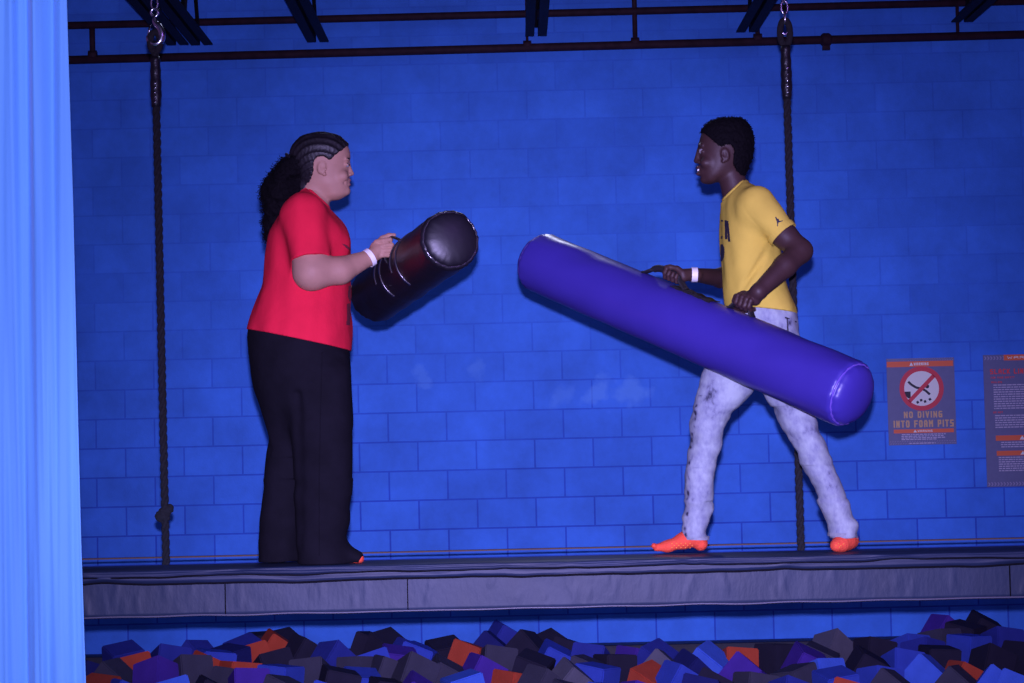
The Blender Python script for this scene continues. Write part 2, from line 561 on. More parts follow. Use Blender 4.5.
def wall_material():
    m = bpy.data.materials.new('painted_block')
    m.use_nodes = True
    nt = m.node_tree; N = nt.nodes; L = nt.links
    b = N['Principled BSDF']
    b.inputs['Roughness'].default_value = 0.62
    b.inputs['Specular IOR Level'].default_value = 0.25
    tc = N.new('ShaderNodeTexCoord')
    sep = N.new('ShaderNodeSeparateXYZ'); L.new(tc.outputs['Object'], sep.inputs[0])
    cmb = N.new('ShaderNodeCombineXYZ')
    ax = N.new('ShaderNodeMath'); ax.inputs[1].default_value = 8.0 - P(418, 457.5, WY).x; L.new(sep.outputs['X'], ax.inputs[0])
    az = N.new('ShaderNodeMath'); az.inputs[1].default_value = 4.0 - P(360, 443, WY).z; L.new(sep.outputs['Z'], az.inputs[0])
    L.new(ax.outputs[0], cmb.inputs['X']); L.new(az.outputs[0], cmb.inputs['Y'])
    br = N.new('ShaderNodeTexBrick')
    br.offset = 0.5; br.offset_frequency = 2
    for k, v in (('Scale', 1.0), ('Mortar Size', 0.0065), ('Mortar Smooth', 0.35), ('Brick Width', 0.4), ('Row Height', 0.2), ('Bias', 0.0)):
        br.inputs[k].default_value = v
    br.inputs['Color1'].default_value = (0.050, 0.225, 0.82, 1)
    br.inputs['Color2'].default_value = (0.060, 0.262, 0.92, 1)
    br.inputs['Mortar'].default_value = (0.026, 0.105, 0.62, 1)
    L.new(cmb.outputs[0], br.inputs['Vector'])
    # joints fade towards the top
    mr = N.new('ShaderNodeMapRange')
    mr.inputs['From Min'].default_value = ZC - 0.7; mr.inputs['From Max'].default_value = ZC + 0.9
    mr.inputs['To Min'].default_value = 1.0; mr.inputs['To Max'].default_value = 0.22
    nz = N.new('ShaderNodeTexNoise'); nz.inputs['Scale'].default_value = 1.7; nz.inputs['Detail'].default_value = 3
    L.new(tc.outputs['Object'], nz.inputs['Vector'])
    az2 = N.new('ShaderNodeMath'); az2.operation = 'MULTIPLY_ADD'; az2.inputs[1].default_value = 1.2
    L.new(nz.outputs['Fac'], az2.inputs[0]); 
    az3 = N.new('ShaderNodeMath'); az3.inputs[1].default_value = -0.6; L.new(sep.outputs['Z'], az3.inputs[0])
    L.new(az3.outputs[0], az2.inputs[2]); L.new(az2.outputs[0], mr.inputs['Value'])
    mix = N.new('ShaderNodeMix'); mix.data_type = 'RGBA'
    mf = N.new('ShaderNodeMath'); mf.operation = 'MULTIPLY'
    L.new(br.outputs['Fac'], mf.inputs[0]); L.new(mr.outputs[0], mf.inputs[1])
    blk = N.new('ShaderNodeTexBrick')     # same bond, mortar coloured like the block: per-block tint
    blk.offset = 0.5; blk.offset_frequency = 2
    for k in ('Scale', 'Mortar Size', 'Mortar Smooth', 'Brick Width', 'Row Height', 'Bias'):
        blk.inputs[k].default_value = br.inputs[k].default_value
    blk.inputs['Color1'].default_value = br.inputs['Color1'].default_value
    blk.inputs['Color2'].default_value = br.inputs['Color2'].default_value
    blk.inputs['Mortar'].default_value = (0.055, 0.243, 0.87, 1)
    L.new(cmb.outputs[0], blk.inputs['Vector'])
    L.new(mf.outputs[0], mix.inputs['Factor'])
    L.new(blk.outputs['Color'], mix.inputs['A'])
    mix.inputs['B'].default_value = (0.026, 0.105, 0.62, 1)
    # scuffs and roller marks
    n2 = N.new('ShaderNodeTexNoise'); n2.inputs['Scale'].default_value = 2.6; n2.inputs['Detail'].default_value = 8; n2.inputs['Roughness'].default_value = 0.65
    L.new(tc.outputs['Object'], n2.inputs['Vector'])
    r2 = N.new('ShaderNodeMapRange'); r2.inputs['From Min'].default_value = 0.3; r2.inputs['From Max'].default_value = 0.7
    r2.inputs['To Min'].default_value = 0.78; r2.inputs['To Max'].default_value = 1.14
    L.new(n2.outputs['Fac'], r2.inputs['Value'])
    mul = N.new('ShaderNodeMix'); mul.data_type = 'RGBA'; mul.blend_type = 'MULTIPLY'; mul.inputs['Factor'].default_value = 1
    L.new(mix.outputs['Result'], mul.inputs['A']); L.new(r2.outputs[0], mul.inputs['B'])
    last = mul.outputs['Result']
    # pale repair patches
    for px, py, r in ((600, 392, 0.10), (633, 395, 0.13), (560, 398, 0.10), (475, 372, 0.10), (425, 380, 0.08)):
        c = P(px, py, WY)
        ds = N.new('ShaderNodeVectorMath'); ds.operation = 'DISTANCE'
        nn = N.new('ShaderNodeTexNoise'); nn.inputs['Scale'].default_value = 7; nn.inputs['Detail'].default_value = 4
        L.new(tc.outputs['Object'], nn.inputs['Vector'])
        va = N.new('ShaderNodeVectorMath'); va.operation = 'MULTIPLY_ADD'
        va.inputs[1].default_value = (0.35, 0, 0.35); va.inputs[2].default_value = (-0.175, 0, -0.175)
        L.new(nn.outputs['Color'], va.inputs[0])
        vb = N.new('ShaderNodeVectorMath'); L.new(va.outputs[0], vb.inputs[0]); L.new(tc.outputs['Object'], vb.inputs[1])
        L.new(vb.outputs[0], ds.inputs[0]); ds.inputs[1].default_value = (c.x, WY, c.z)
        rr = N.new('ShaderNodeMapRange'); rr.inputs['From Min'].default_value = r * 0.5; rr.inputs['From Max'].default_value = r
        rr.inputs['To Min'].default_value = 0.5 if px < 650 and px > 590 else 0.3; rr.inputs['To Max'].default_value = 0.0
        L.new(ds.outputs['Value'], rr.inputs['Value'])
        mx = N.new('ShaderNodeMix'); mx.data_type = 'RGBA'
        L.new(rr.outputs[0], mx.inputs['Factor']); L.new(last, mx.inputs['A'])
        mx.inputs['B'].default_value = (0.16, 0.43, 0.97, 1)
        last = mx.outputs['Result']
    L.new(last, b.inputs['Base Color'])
    bp = N.new('ShaderNodeBump'); bp.inputs['Strength'].default_value = 0.32; bp.inputs['Distance'].default_value = 0.006; bp.invert = True
    L.new(mf.outputs[0], bp.inputs['Height'])
    n3 = N.new('ShaderNodeTexNoise'); n3.inputs['Scale'].default_value = 70; n3.inputs['Detail'].default_value = 4
    L.new(tc.outputs['Object'], n3.inputs['Vector'])
    bp2 = N.new('ShaderNodeBump'); bp2.inputs['Strength'].default_value = 0.35; bp2.inputs['Distance'].default_value = 0.004
    L.new(n3.outputs['Fac'], bp2.inputs['Height']); L.new(bp.outputs['Normal'], bp2.inputs['Normal'])
    L.new(bp2.outputs['Normal'], b.inputs['Normal'])
    MATS['painted_block'] = m


wall_material()
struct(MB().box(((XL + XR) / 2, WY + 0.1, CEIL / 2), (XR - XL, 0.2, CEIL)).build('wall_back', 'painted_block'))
struct(MB().box(((XL + XR) / 2, 6.0, -0.05), (XR - XL, 17, 0.1)).build('floor', 'pit_floor'))
struct(MB().box(((XL + XR) / 2, 6.0, CEIL + 0.05), (XR - XL, 17, 0.1)).build('ceiling', 'ceiling_deck'))
# dark padded kerb along the foot of the wall
kz = P(650, 643.5, 13.9).z
struct(MB().box(((XL + XR) / 2, 13.93, kz / 2), (XR - XL, 0.2, kz), bevel=0.02).build('trim_1', 'pit_pad'))

# ------------------------------------------------------------------ overhead steel
# open-web joists run from above the camera to the wall, bearing just in front of it
def joist(px_end, py_end, label, group='ceiling joists running to the wall'):
    e = P(px_end, py_end, 13.55)
    x, zb = e.x, e.z
    o = empty('ceiling_joist', (x, 13.55, zb), label, 'joist', group)
    zt = CEIL - 0.04
    for nm, z, sg in (('bottom_chord', zb, 1), ('top_chord', zt - 0.003, -1)):
        mb = MB()
        y0, y1 = -0.5, 13.55 if sg > 0 else 14.02
        for s in (-1, 1):
            mb.box((x + s * 0.042, (y0 + y1) / 2, z + sg * 0.004), (0.060, y1 - y0, 0.008))
            mb.box((x + s * 0.016, (y0 + y1) / 2, z + sg * 0.034), (0.008, y1 - y0, 0.06))
        mb.build(nm, 'joist_paint', o)
    n = 24
    web = MB()
    for i in range(n):
        ya = 13.4 - i * 0.58
        web.tube([(x, ya, zb + 0.03), (x, ya - 0.29, zt - 0.03), (x, ya - 0.58, zb + 0.03)], 0.013, 6)
    web.build('web_rods', 'joist_paint', o)
    MB().box((x, 13.93, zt - 0.085), (0.16, 0.19, 0.12)).build('bearing_seat', 'joist_paint', o)
    return o


joist(178, 45, 'dark steel joist farthest left, ending left of its close twin above the left rope')
joist(202, 45, 'dark steel joist second from the left, ending right of the left rope hook')
joist(318, 42, 'dark steel joist ending above and right of the person in red')
joist(536, 36, 'dark steel joist seen straight on near the middle of the ceiling')
joist(747, 32, 'dark steel joist ending just left of the right rope')
joist(962, 22, 'dark steel joist farthest right, above the two wall signs')


def pipe_run(name, pA, pB, r, Y, label, couplings=()):
    A, B = P(*pA, Y), P(*pB, Y)
    d = (B - A) / (B.x - A.x)
    a = A + d * (XL + 0.02 - A.x)
    b = A + d * (XR - 0.02 - A.x)
    o = empty(name, (a.x, a.y, a.z), label, 'pipe')
    MB().tube([a, b], r, 14).build('pipe_run', 'pipe_paint', o)
    for px in couplings:
        c = P(px, pA[1] + (pB[1] - pA[1]) * (px - pA[0]) / (pB[0] - pA[0]), Y)
        mb = MB()
        mb.tube([c - Vector((0.035, 0, 0)), c - Vector((0.02, 0, 0)), c + Vector((0.02, 0, 0)), c + Vector((0.035, 0, 0))], [r * 1.15, r * 1.6, r * 1.6, r * 1.15], 12)
        mb.box(c + Vector((0, 0, -r * 1.9)), (0.05, 0.03, 0.03))
        mb.build('coupling', 'pipe_paint', o)
    return o


PY = 13.88
pipe_run('overhead_pipe', (70, 60.0), (1024, 34.5), 0.029, PY, 'long dark lower pipe crossing the whole blue wall near the ceiling', (826,))
pipe_run('overhead_pipe', (70, 25.5), (1000, 1.8), 0.026, PY, 'long dark upper pipe crossing the blue wall just under the joists')


def hanger(px, y0, y1, r, label, collar=True):
    a, b = P(px, y0, PY), P(px + (y1 - y0) * S, y1, PY)
    o = empty('pipe_hanger', b, label, 'pipe', 'vertical links between the overhead pipes')
    MB().tube([a, b], r, 10).build('rod', 'pipe_paint', o)
    if collar:
        mb = MB()
        mb.tube([b - Vector((0.028, 0, -0.014)), b - Vector((-0.028, 0, -0.014))], 0.031, 12)
        mb.build('collar', 'pipe_paint', o)


hanger(92, 25, 57, 0.020, 'dark vertical link between the two pipes beside the pale curtain')
hanger(524.5, -78, 47, 0.009, 'thin vertical rod beside the middle joist reaching the lower pipe')
hanger(632.5, -78, 44, 0.017, 'dark vertical link from upper to lower pipe right of the middle joist')
hanger(757, 8, 40, 0.016, 'short vertical link below the joist left of the right rope')
hanger(957, 2, 35, 0.012, 'short vertical link below the farthest right joist', False)

# cross bar the ropes hang from (above the frame)
RY = 9.0
zbar = ZC + 2.32
o = empty('rope_bar', (0, RY, zbar), 'dark steel tube under the joists that carries both ropes', 'steel bar')
MB().tube([(XL + 0.3, RY, zbar), (XR - 0.3, RY, zbar)], 0.04, 12).build('tube', 'joist_paint', o)
for x in (-5.5, -1.9, 1.9, 5.5):
    MB().tube([(x, RY, zbar), (x, RY, CEIL)], 0.012, 8).build('drop_rod', 'joist_paint', o)


def rope(name, pt, pb, label, eye_py, knot_py=None, wrap=(60, 110), hook=True):
    T, B = P(*pt, RY), P(*pb, RY)
    B.x = T.x + (B.x - T.x); 
    def at(py):
        t = (py - pt[1]) / (pb[1] - pt[1])
        return T.lerp(B, t)
    o = empty(name, B, label, 'rope', 'climbing ropes hanging behind the beam')
    A = at(eye_py)
    n = 300
    mb = MB()
    L = (B - A).length
    for k in range(3):
        pts = []
        for i in range(n + 1):
            q = A.lerp(B, i / n)
            a = 2 * PI * (k / 3 - L * i / n / 0.115)
            pts.append(q + Vector((math.cos(a), math.sin(a), 0)) * 0.0082)
        mb.tube(pts, 0.0098, 7)
    mb.build('twisted_rope', 'rope_fibre', o)
    mb = MB()
    a, b = at(wrap[0]), at(wrap[1])
    pts = [a.lerp(b, i / 14) for i in range(15)]
    rr = [0.0215 + 0.0016 * math.sin(i * 1.9) + 0.003 * math.sin(PI * (i / 14) ** 1.5) for i in range(15)]
    rr[0] = rr[-1] = 0.02
    mb.tube(pts, rr, 12)
    mb.build('splice_wrap', 'rope_tape', o)
    w = MB()
    for i in range(5):
        c = a.lerp(b, 0.55 + 0.09 * i) if hook else a.lerp(b, 0.45 + 0.11 * i)
        w.tube([c + Vector((-0.004, -0.0265, -0.010)), c + Vector((0.002, -0.031, 0)), c + Vector((0.004, -0.0265, 0.010))], 0.0028, 6)
    w.build('wire_lashing', 'steel', o)
    # eye of the rope round a thimble
    mb = MB()
    e = at(eye_py)
    loop = []
    hh = 0.10 if hook else 0.13
    for i in range(17):
        t = -PI / 2 + 2 * PI * i / 16
        loop.append(e + Vector((math.cos(t) * 0.022, 0, hh * 0.30 + math.sin(t) * hh * 0.45)))
    mb.tube(loop, 0.0145, 8)
    mb.build('rope_eye', 'rope_fibre', o)
    top = e + Vector((0, 0, hh * 0.62))
    if hook:
        mb = MB()
        pts = [top + Vector((0.000, 0, 0.085)), top + Vector((0.002, 0, 0.055)), top + Vector((0.018, 0, 0.035)), top + Vector((0.030, 0, 0.005)), top + Vector((0.024, 0, -0.028)),
               top + Vector((0.0, 0, -0.042)), top + Vector((-0.024, 0, -0.028)), top + Vector((-0.03, 0, -0.004))]
        cp = curve_pts(pts, 5)
        mb.tube(cp, [0.009 + 0.009 * math.sin(PI * i / (len(cp) - 1)) for i in range(len(cp))], 10)
        mb.tube([top + Vector((-0.03, 0, -0.004)), top + Vector((-0.02, 0, 0.045))], 0.005, 8)
        ring = [top + Vector((math.cos(t) * 0.016, 0, 0.10 + math.sin(t) * 0.018)) for t in [2 * PI * i / 14 for i in range(14)]]
        mb.tube(ring, 0.006, 8, closed=True)
        mb.build('snap_hook', 'steel', o)
        z0 = top.z + 0.118
    else:
        z0 = top.z - 0.045
    ch = MB()
    z = z0
    i = 0
    while z < zbar - 0.02:
        pts = []
        for k in range(18):
            t = 2 * PI * k / 18
            u, v = math.cos(t) * 0.014, math.sin(t) * 0.030
            if abs(v) < 0.018: u = math.copysign(0.014, u)
            c = Vector((top.x, top.y, z + 0.026))
            pts.append(c + (Vector((u, 0, v)) if i % 2 == 0 else Vector((0, u, v))))
        ch.tube(pts, 0.0048, 7, closed=True)
        z += 0.046
        i += 1
    ch.build('chain', 'steel', o)
    mb = MB()
    ring = [Vector((top.x, RY + math.cos(t) * 0.052, zbar + math.sin(t) * 0.052)) for t in [2 * PI * k / 20 for k in range(20)]]
    mb.tube(ring, 0.008, 8, closed=True)
    mb.build('hanging_ring', 'steel', o)
    if knot_py:
        c = at(knot_py)
        f = Field([c.x - .07, c.y - .06, c.z - .07], [c.x + .07, c.y + .06, c.z + .07], 0.0025)
        for (x, z, r_) in ((-0.019, -0.013, 0.026), (0.017, 0.019, 0.022), (-0.004, 0.006, 0.024), (0.002, -0.018, 0.021)):
            f.ell((c.x + x, c.y, c.z + z), (r_, r_ * 0.85, r_ * 1.02), k=0.008)
        sl, X, Y, Z = f.sub(f.lo, f.lo + f.n * f.h)
        f.D[sl] += (0.0013 * np.sin((X - c.x + Z - c.z) * 260)).astype(np.float32)
        V, Q = f.mesh()
        raw_mesh('knot', V, Q, 'rope_fibre', o)
    return o


rope('climbing_rope', (154.5, 20), (166.3, 572), 'black twisted rope with a low knot hanging left of the person in red', 49, 514, (57, 108), True)
rope('climbing_rope', (784.2, 8), (801.5, 562), 'black twisted rope hanging behind the person in yellow', 42, None, (46, 100), False)

# slackline strap behind the beam
a, b = P(85, 557, 11.2), P(1024, 540.5, 11.2)
d = (b - a) / (b.x - a.x)
o = empty('slackline', a + d * (XL + 0.1 - a.x), 'thin orange-brown slackline strap stretched low behind the beam', 'slackline')
MB().box((a + b) * 0.5 + d * (0 - (a.x + b.x) / 2), (XR - XL - 0.2, 0.05, 0.007)).build('strap', 'strap_yellow', o)
for x in (XL + 0.12, XR - 0.12):
    zt = (a + d * (x - a.x)).z
    MB().box((x, 11.2, zt / 2 + 0.03), (0.16, 0.16, zt + 0.06), bevel=0.015).build('anchor_post', 'joist_paint', o)

# ------------------------------------------------------------------ pale silk curtain
def curtain():
    CYD = 6.0
    nx, nz = 300, 70
    z0, z1 = 0.02, CEIL - 0.05
    V, Fc = [], []
    edge = [P(a_, b_, CYD) for a_, b_ in ((110, 1400), (85.5, 683), (80.5, 540), (77.5, 420), (72.5, 200), (66.5, 0), (59, -700))]
    EZ, EX = [p.z for p in edge], [p.x for p in edge]
    r = random.Random(3)
    ph = [(r.uniform(20, 95), r.uniform(0, 6.3), r.uniform(0.4, 1.0), r.uniform(-6, 6)) for _ in range(11)] + [(r.uniform(110, 330), r.uniform(0, 6.3), r.uniform(0.06, 0.22), r.uniform(-6, 6)) for _ in range(12)]
    for j in range(nz + 1):
        w = j / nz
        z = z0 + (z1 - z0) * w
        xr = float(np.interp(z, EZ, EX))
        xl = -2.95
        for i in range(nx + 1):
            u = i / nx
            x = xl + (xr - xl) * u
            dd = 0
            for fr, p0, am, sl in ph:
                dd += am * math.sin(fr * (x + 1.9) * (1 + 0.03 * math.sin(z + p0)) + p0 + sl * 0.25 * z)
            dd = dd / 11
            fold = 0.10 * dd + 0.03 * abs(math.sin(14 * x + 0.35 * z)) ** 3
            fold *= 0.55 + 0.45 * w
            fold *= min(1.0, (1 - u) / 0.06) ** 0.7 * 0.85 + 0.15
            V.append((x, CYD + fold, z))
    Fq = np.array([(j * (nx + 1) + i, j * (nx + 1) + i + 1, (j + 1) * (nx + 1) + i + 1, (j + 1) * (nx + 1) + i) for j in range(nz) for i in range(nx)])
    V = np.array(V)
    o = empty('silk_curtain', (-2.1, CYD, 0), 'tall pale blue silk curtain in vertical folds at the left edge', 'curtain')
    # thickness: a second skin and a rim
    n = len(V)
    V2 = V + np.array([0, 0.004, 0])
    rim = []
    for i in range(nx):
        rim += [(i + 1, i, n + i, n + i + 1), (nz * (nx + 1) + i, nz * (nx + 1) + i + 1, n + nz * (nx + 1) + i + 1, n + nz * (nx + 1) + i)]
    for j in range(nz):
        A, B = j * (nx + 1), (j + 1) * (nx + 1)
        rim += [(A, B, n + B, n + A), (B + nx, A + nx, n + A + nx, n + B + nx)]
    raw_mesh('fabric', np.vstack([V, V2]), np.vstack([Fq, Fq[:, ::-1] + n, np.array(rim)]), 'silk', o)
    mb = MB()
    mb.tube([(-3.1, CYD, CEIL - 0.045), (-1.1, CYD, CEIL - 0.045)], 0.025, 10)
    mb.box((-2.9, CYD, CEIL - 0.02), (0.06, 0.06, 0.05))
    mb.box((-1.2, CYD, CEIL - 0.02), (0.06, 0.06, 0.05))
    mb.build('curtain_rail', 'joist_paint', o)


curtain()

# ------------------------------------------------------------------ the padded beam
BX0, BX1 = -3.4, 3.4
BY0, BY1 = 7.80, 8.09


def nz1(x, seed):
    r = random.Random(seed)
    return sum(math.sin(x * r.uniform(1.5, 22) + r.uniform(0, 6.3)) * r.uniform(0.3, 1) for _ in range(8)) / 4


def beam():
    o = empty('padded_beam', (0, 7.945, 0), 'long dark grey vinyl padded beam both people stand on above the foam pit', 'beam')
    H = 0.186
    zt, zb = BT - 0.006, BT - H
    # core pad: closed section swept along x with creases
    sec = []
    for k in range(15):      # front face
        t = k / 14
        sec.append((BY0 + 0.006, zb + 0.008 + t * (H - 0.03), -1, t))
    sec += [(BY0 + 0.010, zt - 0.006, -1, 1), (BY0 + 0.022, zt, 0, 1)]
    sec += [(BY1 - 0.022, zt, 0, 1), (BY1 - 0.006, zt - 0.012, 1, 1), (BY1 - 0.004, zb + 0.012, 1, 0), (BY1 - 0.02, zb, 0, 0), (BY0 + 0.016, zb, 0, 0)]
    n = 560
    creases = [(rng.uniform(-2.2, 2.2), rng.uniform(-0.25, 0.25), rng.uniform(0.001, 0.003), rng.uniform(0.005, 0.010), rng.uniform(0.1, 0.75), rng.uniform(0.15, 0.55)) for _ in range(64)]
    V, Fc = [], []
    m = len(sec)
    for i in range(n + 1):
        x = BX0 + (BX1 - BX0) * i / n
        for (y, z, sd, t) in sec:
            dy = 0
            if sd == -1:
                for cx, sl, am, w, tc, tw in creases:
                    if abs(t - tc) < tw:
                        q = (x - cx - sl * 0.16 * (t - tc)) / w
                        if abs(q) < 4:
                            dy -= am * (1 - ((t - tc) / tw) ** 2) * math.exp(-q * q) * (1 if w < 0.0105 else -1)
                dy += 0.0018 * nz1(x + t * 0.06, 5) * math.sin(PI * min(max(t, 0.05), 1))
            V.append((x, y + dy, z + (0.003 * nz1(x, 9) if t == 0 else 0)))
    for i in range(n):
        for k in range(m):
            k2 = (k + 1) % m
            Fc.append((i * m + k, i * m + k2, (i + 1) * m + k2, (i + 1) * m + k))
    Fc.append(tuple(range(m))); Fc.append(tuple(n * m + k for k in range(m - 1, -1, -1)))
    raw_mesh('pad', np.array(V), Fc, 'beam_vinyl', o)
    # two loose vinyl layers wrap the top edge; each hangs a few centimetres over the front with a wavy hem
    def layer(name, drop0, off, seed, top):
        V, Fc = [], []
        nk = 40 if top else 18
        lumps = [(rng.uniform(-2.2, 2.2), rng.uniform(0.02, 0.10), rng.uniform(-0.004, 0.007)) for _ in range(34)]
        for i in range(n + 1):
            x = BX0 + (BX1 - BX0) * i / n
            drop = drop0 + 0.0035 * nz1(x * 0.5, seed) + 0.0018 * nz1(x * 2.2, seed + 1)
            lump = sum(a_ * math.exp(-((x - c_) / w_) ** 2) for c_, w_, a_ in lumps)
            drop = max(drop - lump * 0.6, 0.012)
            nf = 14 if top else nk
            for k in range(nk):
                if k < nf:
                    q = k / (nf - 1)
                    bulge = off + (0.0045 + lump * 0.6) * math.sin(PI * q) + 0.0022 * math.sin(q * 8 + 2.5 * nz1(x * 0.4, seed + 2))
                    bulge = max(bulge, 0.003)
                    if q < 0.12: bulge -= 0.002
                    V.append((x, BY0 - bulge + 0.004, zt - drop + q * (drop - 0.001)))
                else:
                    q = (k - nf + 1) / (nk - nf)
                    rid = 0
                    for c_, am in ((0.06, 0.004), (0.16, 0.005), (0.33, 0.0035)):
                        rid += am * math.exp(-((q - c_ - 0.04 * nz1(x * 0.35, int(c_ * 100))) / 0.035) ** 2) * (0.6 + 0.4 * math.sin(x * 2.1 + c_ * 30))
                    V.append((x, BY0 - 0.006 + q * (BY1 - BY0 + 0.008), zt + 0.0055 + rid - 0.004 * (1 - q) ** 6 - 0.003 * q ** 8))
        for i in range(n):
            for k in range(nk - 1):
                Fc.append((i * nk + k, (i + 1) * nk + k, (i + 1) * nk + k + 1, i * nk + k + 1))
        V = np.array(V)
        nn = len(V)
        V2 = V.copy(); V2[:, 2] -= 0.003; V2[:, 1] += 0.003
        F2 = [tuple(nn + j for j in reversed(f)) for f in Fc]
        rim = [(i * nk, nn + i * nk, nn + (i + 1) * nk, (i + 1) * nk) for i in range(n)]
        raw_mesh(name, np.vstack([V, V2]), Fc + F2 + rim, 'beam_cover', o)
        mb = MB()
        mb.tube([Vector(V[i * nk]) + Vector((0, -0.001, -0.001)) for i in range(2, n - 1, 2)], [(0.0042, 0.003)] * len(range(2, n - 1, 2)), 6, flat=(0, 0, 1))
        mb.build('crease_shade', 'seam_and_crease_shade', o)  # dark tube along the hem, standing in for the shaded crease
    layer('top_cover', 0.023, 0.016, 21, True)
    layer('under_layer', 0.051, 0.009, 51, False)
    # pale piping at the lower front edge, vertical seams
    mb = MB()
    pts = [(BX0 + 0.02 + (BX1 - BX0 - 0.04) * i / 199, BY0 + 0.001, zb + 0.006 + 0.003 * nz1(BX0 + (BX1 - BX0) * i / 199, 9)) for i in range(200)]
    mb.tube(pts, 0.004, 6)
    mb.build('lower_piping', 'beam_piping', o)
    for px in (224.5, 407, 1010):
        mb = MB()
        a, b = P(px, 572, BY0), P(px + 1, 606, BY0)
        mb.box(((a.x + b.x) / 2, BY0 + 0.003, (zb + zt - 0.045) / 2), (0.004, 0.010, H - 0.065), bevel=0.002)
        mb.build('seam', 'seam_and_crease_shade', o)
    for x in (BX0 + 0.2, BX1 - 0.2):
        MB().box((x, 7.945, (zb + 0.004) / 2), (0.34, 0.25, zb + 0.004), bevel=0.02).build('pedestal', 'beam_cover', o)


beam()

# ------------------------------------------------------------------ inflatable bolsters
class Frame:
    def __init__(self, A, B):
        self.A, self.B = A, B
        self.a = (B - A).normalized()
        self.n = (Vector((0, 0, 1)) - self.a * self.a.z).normalized()
        self.s = self.a.cross(self.n)
        self.L = (B - A).length

    def at(self, u, ang, r):
        return self.A + self.a * u + (self.n * math.cos(ang) + self.s * math.sin(ang)) * r


def bolster(fr, r, name, label, m_body, m_seam, cap_bulge=0.05, r_edge=0.012):
    o = empty(name, fr.A.lerp(fr.B, 0.5), label, 'inflatable bolster', None)
    sides = 64
    capA = [(-cap_bulge * math.cos(q / 12 * PI / 2), (r - r_edge) * math.sin(q / 12 * PI / 2)) for q in range(0, 12)]
    capB = [(fr.L - u, rr) for u, rr in reversed(capA)]
    edge = [(r_edge * (1 - math.cos(q / 6 * PI / 2)) * 1.6, r - r_edge + r_edge * math.sin(q / 6 * PI / 2)) for q in range(0, 7)]
    nb = 70
    u_in = r_edge * 1.6
    mid = [(u_in + (fr.L - 2 * u_in) * i / nb, r) for i in range(1, nb)]
    full = capA + edge + mid + [(fr.L - u, rr) for u, rr in reversed(edge)] + capB
    rc = r - r_edge
    V, Fc = [], []
    rr_ = random.Random(len(name) + int(r * 1e4))
    w = [(rr_.randint(2, 6), rr_.uniform(0, 6.3), rr_.uniform(8, 30)) for _ in range(6)]
    for u, rad in full:
        for k in range(sides):
            a = 2 * PI * k / sides
            puck = 0
            dm = min(abs(u - r_edge * 0.3), abs(fr.L - r_edge * 0.3 - u))
            if rad > rc * 0.7:
                puck = 0.0020 * math.exp(-(dm / 0.03) ** 2) * math.sin(a * 19 + 2 * math.sin(a * 5))
            for f0, p0, fu in w:
                puck += 0.0005 * math.sin(f0 * a + p0 + fu * u) * (rad / r)
            V.append(fr.at(u, a, rad + puck))
    for i in range(len(full) - 1):
        for k in range(sides):
            k2 = (k + 1) % sides
            Fc.append((i * sides + k, (i + 1) * sides + k, (i + 1) * sides + k2, i * sides + k2))
    raw_mesh('inflated_body', np.array([tuple(v) for v in V]), Fc, m_body, o)
    for u0 in (0.002, fr.L - 0.002):
        mb = MB()
        ring = []
        for k in range(72):
            a = 2 * PI * k / 72
            ring.append(fr.at(u0, a, r - r_edge * 0.85 + 0.0012 * math.sin(a * 23)))
        mb.tube(ring, [(0.0035 if k % 3 else 0.005) for k in range(72)], 6, closed=True)
        mb.build('end_seam', m_seam, o)
    return o


def handle_on(fr, r, o, u0, u1, h, ang, rad=0.010, name='handle', stub=0.03):
    mb = MB()
    pts = [fr.at(u0 - stub, ang, r + 0.003), fr.at(u0, ang, r + 0.008), fr.at(u0 + (u1 - u0) * 0.25, ang, r + h * 0.9), fr.at((u0 + u1) / 2, ang, r + h),
           fr.at(u0 + (u1 - u0) * 0.75, ang, r + h * 0.9), fr.at(u1, ang, r + 0.008), fr.at(u1 + stub, ang, r + 0.003)]
    cp = curve_pts(pts, 7)
    N = len(cp)
    rr = []
    for i in range(N):
        q = abs(i / (N - 1) - 0.5) * 2
        rr.append((rad if q < 0.45 else rad * 0.45, rad if q < 0.45 else rad * 1.5))
    mb.tube(cp, rr, 10, flat=fr.n * math.cos(ang) + fr.s * math.sin(ang))
    return mb.build(name, 'black_webbing', o)


def strap_band(fr, r, u, a0, a1, w=0.035):
    mb = MB()
    vs, fs = [], []
    n = 40
    for i in range(n + 1):
        a = a0 + (a1 - a0) * i / n
        for du, dr in ((-w / 2, 0.0005), (-w / 2, 0.004), (w / 2, 0.004), (w / 2, 0.0005)):
            vs.append(fr.at(u + du, a, r + dr))
    for i in range(n):
        for k in range(3):
            fs.append((i * 4 + k, (i + 1) * 4 + k, (i + 1) * 4 + k + 1, i * 4 + k + 1))
    mb.add(vs, fs, True)
    return mb


RP = 0.1245
fp = Frame(P(539, 261.8, 8.45), P(851.5, 394.5, 7.38))
bp_ = bolster(fp, RP, 'inflatable_bolster', 'long glossy purple-blue inflatable bolster held aslant by person in yellow', 'purple_vinyl', 'purple_seam')


def u_of(fr, px, py0):
    """distance along the axis whose picture column is px"""
    best = min(range(400), key=lambda i: abs(proj(fr.A + fr.a * (fr.L * i / 399) + fr.n * (RP * 1.02))[0] - px))
    return fr.L * best / 399


def proj(p):
    q = p - CAM
    w = q.dot(CF)
    return 512 + q.dot(CR) * F / w, 341.5 - q.dot(CU) * F / w


